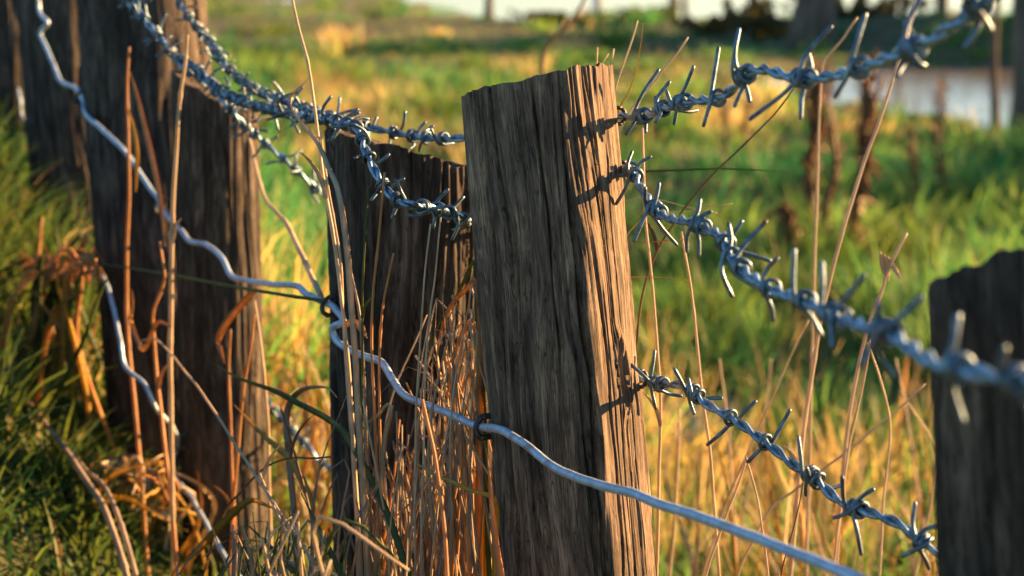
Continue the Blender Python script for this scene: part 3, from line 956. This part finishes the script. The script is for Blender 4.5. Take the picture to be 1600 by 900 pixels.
stem('curled pale leaf over the dry tussock, bent like a hook', [(580, 690), (567, 694), (563, 680), (572, 664), (590, 650), (607, 632), (612, 640), (600, 690), (594, 760)], -.095, .0036, d_, leaf=True)
stem('long pale stalk slanting across the russet stalks to the sharp post', [(648, 556), (680, 603), (713, 660), (745, 712), (767, 750), (772, 800)], [-.055, -.052, -.05, -.046, -.042, -.04], .0024, d_)
stem('broad orange leaf standing against the left edge of the sharp post', [(762, 700), (766, 740), (770, 800), (776, 860), (783, 910)], -.075, .0066, rd, leaf=True)
stem('straight russet stalk right of centre in the tussock', [(660, 625), (668, 660), (680, 715), (690, 800), (698, 900)], -.12, .0030, rd)
stem('brown leaf twisted beside the wire loop on the thick post', [(572, 528), (560, 508), (548, 503), (536, 512)], [-.09, -.088, -.085, -.082], .0045, rd, leaf=True, root=False)
# between narrow and thick post
stem('bent orange leaf before the narrow dark post', [(350, 568), (343, 545), (340, 530), (352, 508), (375, 478), (398, 452)], -.07, .0060, rd, leaf=True, root=False)
stem('orange stalk standing before the right half of the narrow post', [(360, 515), (358, 580), (361, 660), (363, 740), (366, 800)], -.075, .0032, rd)
stem('orange stalk leaning right before the narrow post', [(398, 492), (391, 545), (382, 600), (374, 690), (365, 790)], -.078, .0030, rd)
stem('orange stalk against the right edge of the narrow post', [(399, 470), (406, 520), (412, 580), (418, 660), (420, 740)], -.06, .0032, d_)
stem('dark green leaf crossing the gap beside the thick post', [(330, 565), (365, 588), (397, 600), (430, 612), (460, 627), (490, 642), (520, 660), (548, 690)], -.10, .0042, gl, leaf=True)
stem('arched grey leaf tip reaching the left edge of the thick post', [(525, 620), (512, 606), (490, 605), (470, 610), (452, 630), (446, 660), (450, 720), (458, 800)], -.09, .0046, gy, leaf=True)
stem('yellow green leaf slanting before the foot of the narrow post', [(366, 632), (385, 652), (410, 678), (435, 700), (455, 720), (480, 770)], -.10, .0052, yl, leaf=True)
stem('long thin straight pale stalk across the narrow post to the bottom', [(222, 532), (248, 533), (305, 600), (367, 693), (405, 752), (433, 797), (470, 850), (490, 890)], [-.12, -.12, -.125, -.13, -.135, -.14, -.145, -.15], .0024, d_)
stem('second pale stalk meeting the long thin one near the bottom', [(405, 738), (420, 775), (445, 830), (470, 880), (480, 905)], -.15, .0026, d_)
stem('yellow brown leaf arching over the thin lower wire at the bottom', [(440, 800), (418, 790), (396, 781), (380, 788), (368, 798), (345, 822), (325, 842), (300, 870), (272, 902)], -.14, .0056, yl, leaf=True)
stem('dark thin stalk in the gap above the bottom grass', [(440, 640), (455, 690), (466, 730), (480, 780), (490, 830)], -.11, .0024, br)
stem('thin brown stalk running flat across the gap left of the thick post', [(520, 714), (490, 716), (460, 715), (430, 722), (405, 738), (375, 770), (350, 800)], -.12, .0020, br)
stem('dull green leaf leaning right at the bottom by the thick post', [(383, 815), (400, 832), (425, 858), (455, 890), (480, 915)], -.16, .0054, gl, leaf=True)
stem('dull green leaf leaning left at the bottom by the thick post', [(470, 770), (490, 810), (510, 850), (528, 890), (540, 920)], -.15, .0054, gl, leaf=True)
stem('pale leaf curling over at the bottom edge', [(408, 888), (420, 876), (436, 873), (455, 880), (480, 900), (500, 930)], -.17, .0046, gy, leaf=True)
# before the tall dark post
stem('bright orange upright stalk before the tall dark post', [(202, 74), (200, 110), (199, 150), (201, 220), (202, 300), (198, 390), (198, 470), (203, 550), (212, 640)], -.10, .0042, rd,
     parts=[([(203, 112), (214, 150), (225, 195), (238, 250), (250, 310), (258, 385)], .0050, rd), ([(200, 170), (208, 200), (214, 240), (212, 300)], .004, yl)])
stem('olive stalk from the barbed tangle down the narrow post', [(293, 55), (290, 95), (283, 140), (277, 210), (271, 290), (268, 380)], -.10, .0048, d_)
stem('kinked orange stalk below the wire between the tall and narrow posts', [(250, 378), (255, 410), (258, 432), (252, 456), (240, 488), (241, 530), (244, 590), (255, 680), (264, 760)], -.10, .0036, rd)
stem('orange stalk curving beside the thin lower wire', [(205, 452), (207, 475), (203, 500), (213, 530), (225, 545), (245, 505), (268, 510)], -.115, .0040, rd, leaf=True, root=False)
sh = stem('straight green stalk running flat to the thick post with a fuzzy tan seed head', [(150, 412), (200, 418), (270, 430), (330, 441), (390, 452), (450, 462), (508, 470)], [-.11, -.10, -.09, -.085, -.085, -.085, -.08], .0026, gl, root=False)
bl = sh.location
parts = []
rs = np.random.default_rng(5)
for k in range(190):
    f = rs.uniform(0, 1)
    c = fp(150 - 118 * f, 412 + rs.normal(0, 4) + 5 * math.sin(f * 3), -.11 + 0.012 * rs.normal())
    dv = Vector((rs.normal(-0.3, 0.5), rs.normal(0, 0.5), rs.normal(-0.25, 0.7))).normalized() * rs.uniform(0.008, 0.022)
    Q = np.array([c, c + dv * 0.5 + Vector((0, 0, 0.001)), c + dv])
    parts.append(strip_arrays(Q - np.array(bl), [0.0022, 0.0042, 0.0008], (0.1, -1, 0.2)))
v, t = join_arrays(parts)
link(bpy.data.objects.new('seed_head', fast_mesh('seed_head', v, t, M['dry_red'])), parent=sh, label='fuzzy tan drooping seed head')
stem('brown stalk leaning right in the dark grass at lower left', [(45, 628), (75, 668), (110, 712), (140, 760), (162, 795)], -.16, .0058, gy)
stem('thinner brown stalk beside the leaning one at lower left', [(82, 680), (110, 706), (138, 738), (165, 765)], -.15, .0044, gy)
stem('pale upright leaf in the dark grass at far lower left', [(27, 610), (28, 650), (33, 700), (40, 760)], -.16, .0060, gl, leaf=True)
stem('orange seed spike standing at the left frame edge', [(25, 762), (32, 785), (27, 820), (28, 840), (33, 900)], -.18, .0080, rd, leaf=True)
stem('short orange stalk in the bottom left grass', [(83, 812), (88, 840), (92, 875), (97, 905)], -.19, .0070, rd, leaf=True)
# right of the sharp post
stem('long pale stalk from the top edge to the middle barbed wire', [(1437, -20), (1424, 20), (1408, 80), (1390, 140), (1370, 200), (1350, 250), (1328, 320), (1310, 385), (1296, 440), (1278, 520), (1262, 620), (1250, 720)], 1.22, .0037, d_, fence=False)
stem('dark slanting twig from the top wire down to the sharp post', [(1246, 130), (1215, 172), (1189, 199), (1150, 238), (1119, 267), (1085, 305), (1066, 330), (1045, 362), (1031, 385), (1012, 430), (1000, 480), (992, 560)], 1.12, .0022, br, fence=False)
stem('thin dark green leaf pointing right between the top and middle wires', [(1242, 270), (1190, 266), (1120, 264), (1060, 266), (1000, 269), (950, 280), (910, 330)], 1.16, .0024, gl, leaf=True, fence=False)
stem('pale upright stalk close along the right side of the sharp post', [(1002, 200), (1004, 250), (1009, 337), (1016, 400), (1022, 460), (1027, 540), (1033, 640), (1030, 760), (1026, 900)], 1.10, .0027, d_, fence=False)
stem('pale stalk with a cut top under the middle wire', [(1066, 362), (1072, 400), (1080, 452), (1088, 520), (1098, 620), (1110, 716), (1122, 860)], 1.12, .0029, d_, fence=False)
stem('fine straw crossing behind the middle wire', [(1145, 318), (1100, 324), (1075, 330), (1045, 331), (1000, 345), (960, 400)], 1.13, .0012, d_, fence=False)
stem('fine straw sloping down behind the middle wire', [(1120, 333), (1090, 327), (1060, 320), (1030, 312), (990, 310), (950, 340)], 1.14, .0012, d_, fence=False)
stem('yellow straw pointing right under the middle wire', [(1075, 438), (1040, 434), (1000, 433), (960, 440), (920, 500)], 1.10, .0022, yl, leaf=True, fence=False)
stem('russet straw by the sharp post below the middle wire', [(1072, 374), (1040, 377), (1000, 380), (960, 390), (930, 450)], 1.11, .0016, rd, fence=False)
stem('branched pale stalk standing left of the nearest post', [(1418, 364), (1400, 398), (1386, 425), (1378, 455), (1364, 490), (1352, 530), (1338, 590), (1325, 660), (1316, 760)], 1.20, .0042, d_, fence=False,
     parts=[([(1381, 396), (1386, 415), (1388, 440)], .0035, d_), ([(1386, 400), (1398, 420), (1408, 436)], .0035, d_), ([(1375, 392), (1380, 420), (1384, 432)], .004, d_)])
stem('pale stalk curving down from the middle wire to the bottom, left of two', [(1360, 530), (1352, 580), (1344, 620), (1328, 692), (1316, 780), (1304, 890)], 1.15, .0024, d_, fence=False)
stem('pale stalk curving down from the middle wire to the bottom, right of two', [(1355, 535), (1372, 580), (1388, 636), (1392, 680), (1386, 740), (1380, 790), (1374, 895)], 1.18, .0026, d_, fence=False)
stem('straw slanting left under the middle wire above the lowest wire', [(1262, 500), (1240, 544), (1216, 600), (1188, 664), (1160, 730), (1130, 800)], 1.25, .0026, d_, fence=False)
stem('long straw slanting from the nearest post across the lowest wire', [(1446, 600), (1410, 634), (1372, 664), (1330, 700), (1292, 728), (1240, 768), (1204, 796), (1175, 850), (1152, 900)], 1.2, .0026, d_, fence=False)
stem('straw below the lowest wire leaning right', [(1166, 712), (1174, 740), (1184, 780), (1192, 835), (1200, 895)], 1.05, .0023, d_, fence=False)
stem('straw below the lowest wire leaning left', [(1166, 716), (1152, 760), (1136, 804), (1120, 850), (1104, 900)], 1.06, .0024, d_, fence=False)
stem('thin dark straw crossing the plain wire at lower right', [(1258, 745), (1250, 790), (1240, 830), (1228, 870), (1220, 905)], 1.0, .0014, br, fence=False)
stem('pale stalk top showing above the left rim of the sharp post', [(935, 74), (934, 92), (933, 110), (930, 170), (925, 260)], 1.10, .0019, d_, fence=False)
stem('short pale stalk tips behind the right rim of the sharp post', [(957, 76), (954, 95), (951, 115), (948, 180), (940, 280)], 1.11, .0020, d_, fence=False)
stem('slanting pale tip behind the sharp post', [(950, 84), (942, 96), (935, 108), (920, 160), (910, 260)], 1.12, .0017, d_, fence=False)
stem('thin pale stalk leaning right above the sharp post', [(996, 32), (988, 60), (977, 92), (965, 126), (955, 170), (945, 260)], 1.12, .0019, d_, fence=False)
stem('stalk with a yellow leaf above the top wire by the sharp post', [(1004, 36), (1002, 60), (997, 90), (992, 118), (980, 148), (967, 172), (955, 230)], 1.10, .0027, yl, leaf=True, fence=False)
stem('pale stalk leaning far right above the start of the top wire', [(1075, 58), (1058, 84), (1040, 106), (1026, 126), (1005, 150), (986, 173), (965, 215), (950, 280)], 1.13, .0022, d_, fence=False)
stem('crooked pale twig behind the top barbed wire', [(1341, 27), (1330, 42), (1318, 60), (1300, 80), (1288, 94), (1284, 112), (1281, 160), (1278, 240), (1275, 340), (1272, 460)], 1.35, .0032, d_, fence=False)
stem('dark blurred twig leaning at the top edge behind the sharp post', [(918, -10), (905, 15), (888, 38), (868, 58), (850, 82), (846, 140), (845, 220)], 2.6, .0086, br, fence=False)
for q, (x0, y0, x1, y1, dd, lab) in enumerate((
        (1475, 640, 1430, 900, 1.5, 'straw standing close to the nearest post at lower right'),
        (1125, 560, 1150, 900, 1.6, 'soft straw upright between the sharp post and the lowest wire'),
        (1230, 690, 1290, 900, 1.7, 'soft straw leaning left under the lowest wire'),
        (1400, 560, 1450, 900, 1.8, 'soft straw leaning left beside the nearest post'),
        (1205, 560, 1170, 760, 1.9, 'soft straw in the sunny grass over the lowest wire'),
        (1060, 640, 1045, 900, 1.4, 'soft straw near the foot of the sharp post'),
        (1330, 600, 1345, 800, 2.0, 'faint straw in the sunny grass between middle and lowest wires'))):
    stem(lab, [(x0, y0), (x0 * .7 + x1 * .3 + 4, y0 * .7 + y1 * .3), (x0 * .3 + x1 * .7 + 4, y0 * .3 + y1 * .7), (x1, y1)], dd, .0034, d_, fence=False)


# ------------------------------------------------------------------ tussocks of separate blades
def tussock(label, foot, n, tip_fn, mats, wr, seed, group='dry grass tussocks along the fence', spread=0.05):
    rs = np.random.default_rng(seed)
    fx, fy = foot
    root = empty('dry_grass_tussock', (fx, fy, float(ground_z(fx, fy))), label=label, cat='grass tussock', group=group)
    b = np.array(root.location)
    for k in range(n):
        tip = tip_fn(rs)
        a = rs.uniform(0, 2 * math.pi); r = spread * math.sqrt(rs.uniform())
        bx, by = fx + math.cos(a) * r + (tip.x - fx) * 0.35, fy + math.sin(a) * r * 0.6 + (tip.y - fy) * 0.5
        f = Vector((bx, by, float(ground_z(bx, by)) - 0.01))
        midp = f.lerp(tip, 0.55) + Vector((rs.normal(0, 0.017), rs.normal(0, 0.006), 0.02))
        W = [tip, tip.lerp(midp, 0.4) + Vector((rs.normal(0, 0.011), 0, 0.006)), midp, f.lerp(midp, 0.4) + Vector((rs.normal(0, .006), 0, 0)), f]
        if rs.uniform() < 0.25:   # a broken, hanging tip
            W = [tip + Vector((rs.normal(0, 0.02), rs.normal(0, 0.006), -rs.uniform(0.01, 0.04)))] + W
        P, s = resample(catmull(W, 5), 0.012)
        u = s / s[-1]
        w = rs.uniform(*wr)
        mt = mats[int(rs.integers(0, len(mats)))]
        if rs.uniform() < 0.5:
            v, t = tube_arrays(P - b, w / 2 * (0.4 + 0.6 * np.minimum(u * 2, 1)), 5)
        else:
            v, t = strip_arrays(P - b, w * 1.5 * np.clip(u * 3, 0.15, 1), (rs.normal(0, .5), -1, 0.2))
        link(bpy.data.objects.new('blade', fast_mesh('blade', v, t, mt)), parent=root)


f2 = fp(640, 900, -.055); f21 = fp(735, 900, -.045)
tussock('thick tangle of grey tan dead grass stems before the thick short post', (f2.x, f2.y), 95,
        lambda rs: fp(rs.uniform(525, 720), 640 + 190 * rs.beta(1.6, 1.4) - (90 if rs.uniform() < .25 else 0), -.046 - .02 * rs.uniform() - (.05 if rs.uniform() < .12 else 0)), [gy, gy, d_, gy, rd], (.0016, .0030), 1, spread=0.07)
tussock('russet sunlit dead stems fanning up in the slot beside the sharp post', (f21.x, f21.y), 75,
        lambda rs: fp(748 - 95 * rs.uniform() ** 1.4, 440 + 330 * rs.uniform() ** 1.3, -.015 - .04 * rs.uniform()), [rd, d_, d_, rd, gy], (.0018, .0034), 2, spread=0.04)
f3 = fp(462, 900, .14)
tussock('bright orange dead grass behind the gap between thick and narrow posts', (f3.x, f3.y), 90,
        lambda rs: fp(465 + 45 * rs.normal(), 520 + 260 * rs.uniform(), .10 + .20 * rs.uniform()), [d_, d_, rd, yl], (.0022, .0045), 3, spread=0.10)
f4 = fp(215, 860, -.06)
tussock('blurred pinkish dead grass clump at the foot of the tall dark post', (f4.x, f4.y), 85,
        lambda rs: fp(208 + 30 * rs.normal(), 720 + 85 * rs.uniform(), -.06 - .05 * rs.uniform()), [rd, d_, d_, yl], (.0024, .0046), 4, spread=0.07)
f5 = fp(90, 500, -.10)
tussock('blurred tan dead weed clump left of the tall dark post', (f5.x, f5.y), 24,
        lambda rs: fp(95 + 26 * rs.normal(), 330 + 140 * rs.uniform(), -.05 - .10 * rs.uniform()), [rd, gl, yl, gl], (.004, .007), 5, spread=0.07)
f6 = fp(440, 900, -.16)
tussock('dark mixed grass and straw at the bottom edge left of the thick post', (f6.x, f6.y), 80,
        lambda rs: fp(440 + 65 * rs.normal(), 790 + 110 * rs.uniform(), -.12 - .10 * rs.uniform()), [gl, gy, gl, d_], (.0022, .0042), 6, spread=0.07)

tussock('loose pale straws in the sunny grass under the lowest barbed wire', (0.32, 1.75), 18,
        lambda rs: at(rs.uniform(1060, 1260), rs.uniform(600, 860), rs.uniform(1.45, 1.9)), [d_, d_, rd, yl], (.0022, .0036), 8, group='straw tussocks in the sunny pasture', spread=0.12)
tussock('loose pale straws in the sunny grass beside the nearest post', (0.52, 1.85), 18,
        lambda rs: at(rs.uniform(1240, 1470), rs.uniform(590, 860), rs.uniform(1.5, 2.0)), [d_, d_, rd, yl], (.0022, .0036), 9, group='straw tussocks in the sunny pasture', spread=0.12)
for q, (pp, wd, mt, lab) in enumerate((
        ([(684, 600), (682, 560), (690, 515), (706, 475), (728, 452), (748, 440), (752, 520), (748, 640)], .0046, rd, 'russet leaf arching over at the top of the fan beside the sharp post'),
        ([(700, 700), (698, 640), (706, 580), (720, 530), (738, 500), (748, 560), (748, 680)], .0040, rd, 'russet leaf arching below the topmost one beside the sharp post'),
        ([(668, 560), (690, 500), (716, 462), (742, 405), (750, 430), (752, 560)], .0034, gl, 'green leaf curving up into the fan beside the sharp post'),
        ([(708, 590), (722, 560), (742, 545), (752, 580), (752, 680)], .0046, yl, 'yellow brown bent leaf halfway down the fan beside the sharp post'),
        ([(720, 690), (716, 640), (726, 600), (744, 580), (750, 640), (750, 720)], .0042, rd, 'curled russet leaf at the wire in the fan beside the sharp post'))):
    stem(lab, [(min(x, 744 + 0.06 * (y - 440)), y) for x, y in pp], -.034 + .002 * q, wd, mt, leaf=True)

# ------------------------------------------------------------------ dead dock plants in the field
def dock(px, py, h, label, seed, lean=0.0, bare=False, rad=0.012):
    rs = np.random.default_rng(seed)
    g = on_ground(px, py, 0.02)
    z0 = float(ground_z(g.x, g.y))
    root = empty('dead_dock', (g.x, g.y, z0), label=label, cat='weed', group='dead brown weed stalks in the pasture')
    P = np.array([[lean * h * t * t + 0.012 * math.sin(9 * t + seed), 0.01 * math.sin(7 * t), h * t - 0.02] for t in np.linspace(0, 1, 14)])
    v, t = tube_arrays(P, np.linspace(rad, rad * 0.4, 14), 7)
    link(bpy.data.objects.new('stalk', fast_mesh('stalk', v, t, M['brown'])), parent=root)
    for k in range(4 if bare else 7):
        i = int(rs.integers(5, 13)); a = rs.uniform(0, 2 * math.pi); L = h * rs.uniform(0.15, 0.32)
        Q = np.array([P[i] + np.array([math.cos(a) * L * 0.35 * u, math.sin(a) * L * 0.35 * u, L * u]) for u in np.linspace(0, 1, 6)])
        tw = tube_arrays(Q, np.linspace(rad * 0.5, rad * 0.2, 6), 5)
        br_o = link(bpy.data.objects.new('branch', fast_mesh('branch', *tw, M['brown'])), parent=root)
        if not bare:
            pr = []
            for c in range(60):
                q = Q[int(rs.integers(0, 6))] + rs.normal(0, 0.008, 3)
                dv = rs.normal(0, 1, 3); dv = dv / np.linalg.norm(dv) * rs.uniform(0.008, 0.02)
                pr.append(strip_arrays(np.array([q, q + dv * .5, q + dv]), [0.003, 0.010, 0.002], rs.normal(0, 1, 3)))
            link(bpy.data.objects.new('seed_cluster', fast_mesh('seed_cluster', *join_arrays(pr), M['rust_seed'])), parent=br_o)
    pr = []
    for c in range(340 if not bare else 60):
        i = int(rs.integers(2, 14)); q = P[i] + rs.normal(0, 1, 3) * np.array([0.011, 0.011, 0.03])
        dv = np.array([rs.normal(0, .5), rs.normal(0, .5), -1]) * rs.uniform(0.012, 0.05)
        pr.append(strip_arrays(np.array([q, q + dv * .5, q + dv]), [0.004, 0.011, 0.003], rs.normal(0, 1, 3)))
    link(bpy.data.objects.new('withered_leaves', fast_mesh('withered_leaves', *join_arrays(pr), M['rust_seed'])), parent=root)


dock(1268, 372, 0.64, 'thick rusty dead weed behind the top barbed wire', 1, -0.02, rad=0.022)
dock(1293, 385, 0.50, 'thin dark dead weed beside the thick rusty one', 2, 0.02, bare=True, rad=0.017)
dock(1335, 400, 0.62, 'rusty dead weed leaning behind the long pale stalk', 3, 0.06, rad=0.018)
dock(1130, 272, 0.44, 'dead brown weed just right of the top wire start', 4, 0.0, bare=True)
dock(1162, 268, 0.36, 'small dead brown weed behind the top wire', 5, 0.05, bare=True)
dock(1470, 330, 0.50, 'grey branched dead weed above the nearest post', 6, -0.08, bare=True, rad=0.010)
dock(1438, 345, 0.42, 'faint dead weed left of the grey branched one', 7, -0.2, bare=True, rad=0.009)
dock(1228, 402, 0.22, 'stub of dead weed low in the shaded grass', 8, 0.0)


# ------------------------------------------------------------------ trees and shrubs
def tree(name, x, y, r, h, label, seed, cat='tree', group='trees by the water', crown_n=900, limbs=9, first=0.28, lean=(0, 0), leaf=0.05, crown_mat=None):
    rs = np.random.default_rng(seed)
    z0 = float(ground_z(x, y)) - 0.05
    root = empty(name, (x, y, z0), label=label, cat=cat, group=group)
    T = np.linspace(0, 1, 16)
    P = np.stack([lean[0] * h * T ** 1.3 + 0.04 * h * 0.3 * np.sin(T * 7 + seed), lean[1] * h * T + 0.01 * h * np.sin(T * 5 + 2 * seed), h * T], 1)
    rad = r * (1 - 0.85 * T) * (1 + 0.5 * np.exp(-T * 25))
    link(bpy.data.objects.new('trunk', fast_mesh('trunk', *tube_arrays(P, rad, 10), M['bark'])), parent=root)
    tips = []; pr = []
    for k in range(limbs):
        t0 = first + (0.97 - first) * (k + rs.uniform(0, 1)) / limbs
        i = min(15, int(t0 * 15)); a = k * 2.4 + rs.uniform(-.5, .5); L = h * rs.uniform(0.18, 0.34) * (1.15 - t0 * 0.6)
        el = rs.uniform(0.5, 1.1)
        Q = np.array([P[i] + L * np.array([math.cos(a) * math.cos(el) * u, math.sin(a) * math.cos(el) * u, math.sin(el) * u + 0.12 * u * u]) + rs.normal(0, 0.012 * h * 0.3, 3) * u for u in np.linspace(0, 1, 7)])
        pr.append(tube_arrays(Q, np.linspace(rad[i] * 0.6, rad[i] * 0.1 + 0.002, 7), 6))
        tips += list(Q[3:])
        for c in range(3):
            j = int(rs.integers(2, 6)); b = rs.normal(0, 1, 3); b[2] = abs(b[2]); b = b / np.linalg.norm(b) * L * 0.4
            S = np.array([Q[j] + b * u for u in np.linspace(0, 1, 4)])
            pr.append(tube_arrays(S, np.linspace(rad[i] * 0.22, 0.002, 4), 5)); tips += list(S[1:])
    link(bpy.data.objects.new('limbs', fast_mesh('limbs', *join_arrays(pr), M['bark'])), parent=root)
    if crown_n:
        tips = np.array(tips)
        q = tips[rs.integers(0, len(tips), crown_n)] + rs.normal(0, 0.05 * h * 0.5, (crown_n, 3))
        nrm = rs.normal(0, 1, (crown_n, 3)); nrm /= np.linalg.norm(nrm, axis=1)[:, None]
        u = np.cross(nrm, rs.normal(0, 1, (crown_n, 3))); u /= np.linalg.norm(u, axis=1)[:, None]; w = np.cross(nrm, u)
        sz = leaf * rs.uniform(0.5, 1.2, crown_n)[:, None]
        V = np.stack([q - u * sz, q + w * sz * 0.45 + nrm * sz * .15, q + u * sz, q - w * sz * 0.45 + nrm * sz * .15], 1).reshape(-1, 3)
        f = np.arange(crown_n)[:, None] * 4
        Tt = np.concatenate([f + np.array([0, 1, 2]), f + np.array([0, 2, 3])])
        link(bpy.data.objects.new('crown', fast_mesh('crown', V, Tt, crown_mat or M['tree_leaf'], smooth_on=False)), parent=root)


def px_at(px, y):
    return (px - 800) / F * y


tree('river_tree', px_at(1256, 21.5), 21.5, 0.25, 8.5, 'stout tree trunk with a sunlit right edge at the top behind the top wire', 1, crown_n=2600, limbs=14, leaf=0.10)
tree('river_tree', px_at(1606, 9.6), 9.8, 0.085, 5.0, 'dark slim tree trunk at the right frame edge beside the pond', 2, crown_n=1200, limbs=10, leaf=0.06, first=0.4)
tree('river_tree', px_at(1556, 10.3), 10.3, 0.028, 2.6, 'thin sapling standing before the bright pond near the right edge', 3, crown_n=200, limbs=8, leaf=0.04, first=0.45)
for q, (px, y, r, h, lab) in enumerate((
        (1045, 35, .10, 5, 'leftmost of the thin far trees along the river'), (1065, 33, .06, 4, 'second thin far tree from the left along the river'),
        (1176, 35, .12, 6, 'far thin tree just left of the stout trunk'), (1342, 33, .07, 4.5, 'far thin tree right of the stout trunk'),
        (1466, 30, .09, 5, 'far thin tree behind the end of the top barbed wire'), (1400, 34, .05, 4, 'faint far sapling behind the long pale stalk top'), (760, 36, .09, 5, 'far thin tree left of the pale marker post'))):
    tree('river_tree', px_at(px, y), y, r, h, lab, 20 + q, crown_n=500, limbs=8, leaf=0.10, first=0.35)


def shrub(x, y, h, w, label, seed, n=2600, leaf=0.035, group='shrubs around the pasture', name='shrub'):
    rs = np.random.default_rng(seed)
    z0 = float(ground_z(x, y)) - 0.03
    root = empty(name, (x, y, z0), label=label, cat='shrub', group=group)
    pr = []; tips = []
    for k in range(16):
        a = rs.uniform(0, 2 * math.pi); L = h * rs.uniform(0.6, 1.05); sp = rs.uniform(0.1, 1) * w / 2
        Q = np.array([[math.cos(a) * sp * u ** 1.2, math.sin(a) * sp * u ** 1.2, L * (u - 0.15 * u * u)] for u in np.linspace(0, 1, 8)])
        Q[1:] += rs.normal(0, 0.03 * h, (7, 3))
        pr.append(tube_arrays(Q, np.linspace(0.016 * h, 0.003, 8), 5)); tips += list(Q[2:])
        for c in range(4):
            j = int(rs.integers(2, 7)); b = rs.normal(0, 1, 3); b = b / np.linalg.norm(b) * h * 0.25
            S = np.array([Q[j] + b * u for u in np.linspace(0, 1, 4)])
            pr.append(tube_arrays(S, np.linspace(0.006 * h, 0.002, 4), 4)); tips += list(S[1:])
    link(bpy.data.objects.new('stems', fast_mesh('stems', *join_arrays(pr), M['bark'])), parent=root)
    tips = np.array(tips); tips = tips[tips[:, 2] > 0.03]
    q = tips[rs.integers(0, len(tips), n)] + rs.normal(0, 0.05 * h, (n, 3))
    q[:, 2] = np.abs(q[:, 2])
    nrm = rs.normal(0, 1, (n, 3)); nrm /= np.linalg.norm(nrm, axis=1)[:, None]
    u = np.cross(nrm, rs.normal(0, 1, (n, 3))); u /= np.linalg.norm(u, axis=1)[:, None]; wv = np.cross(nrm, u)
    sz = leaf * rs.uniform(0.5, 1.3, n)[:, None]
    V = np.stack([q - u * sz, q + wv * sz * .5, q + u * sz, q - wv * sz * .5], 1).reshape(-1, 3)
    f = np.arange(n)[:, None] * 4
    Tt = np.concatenate([f + np.array([0, 1, 2]), f + np.array([0, 2, 3])])
    link(bpy.data.objects.new('crown', fast_mesh('crown', V, Tt, M['tree_leaf'], smooth_on=False)), parent=root)


# thicket beyond the right edge whose shade lies over the middle of the pasture
shrub(7.6, 9.6, 2.1, 2.2, 'leafy shrub shading the pasture, nearest of the thicket beyond the right edge', 51, 3800, .06)
shrub(8.6, 11.4, 2.3, 2.2, 'leafy shrub in the middle of the thicket beyond the right edge', 52, 3800, .06)
shrub(12.6, 27.5, 4.0, 4.0, 'tall unseen shrub added beyond the right edge to shade the far bank, nearer', 54, 4200, .10)  # this and the next: out-of-view shrubs added to shade the far bank
shrub(14.0, 31.0, 4.4, 4.4, 'tall unseen shrub added beyond the right edge to shade the far bank, farther', 55, 4200, .10)
shrub(10.4, 25.0, 3.6, 4.0, 'big shrub on the far side of the pond beyond the right edge', 53, 4200, .09)
for q, (px, y, h, w, lab) in enumerate((
        (1105, 27, .42, 2.2, 'low dark bramble mound at the river edge left of the stout trunk'), (1205, 25, .62, 2.6, 'dark bramble at the foot of the stout trunk'),
        (1320, 26, .56, 3.2, 'dark bramble right of the stout trunk'), (1430, 25.5, .40, 3.2, 'dark bramble beyond the pond, middle'), (1545, 25, .40, 3.2, 'dark bramble beyond the pond near the right edge'),
        (1650, 25, .60, 2.6, 'dark bramble beyond the pond past the right edge'), (1000, 33, .28, 2.6, 'low dark growth at the river edge behind the sharp post'), (880, 34, .26, 2.6, 'low dark growth at the river edge left of the sharp post top'))):
    shrub(px_at(px, y), y, h, w, lab, 60 + q, 3000, .06, name='bramble')

# pale marker post by the river
g = Vector((px_at(932, 36), 36.0, 0)); z0 = float(ground_z(g.x, g.y))
mk = empty('marker_post', (g.x, g.y, z0), label='pale painted marker post by the river above the sharp post', cat='post')
s = 0.085
def box_arrays(x0, x1, y0, y1, z0_, z1_, bev=0.012):
    v = []
    for z, i in ((z0_, 0), (z1_ - bev, 0), (z1_, bev)):
        v += [[x0 + i, y0 + i, z], [x1 - i, y0 + i, z], [x1 - i, y1 - i, z], [x0 + i, y1 - i, z]]
    t = []
    for b_ in (0, 4):
        for k in range(4):
            a, c = b_ + k, b_ + (k + 1) % 4
            t += [[a, c, c + 4], [a, c + 4, a + 4]]
    t += [[8, 9, 10], [8, 10, 11]]
    return np.array(v, float), np.array(t)
link(bpy.data.objects.new('shaft', fast_mesh('shaft', *box_arrays(-s, s, -s, s, -0.05, 1.5), M['white'], smooth_on=False)), parent=mk)
link(bpy.data.objects.new('cap', fast_mesh('cap', *box_arrays(-s * 1.25, s * 1.25, -s * 1.25, s * 1.25, 1.503, 1.56), M['white'], smooth_on=False)), parent=mk)
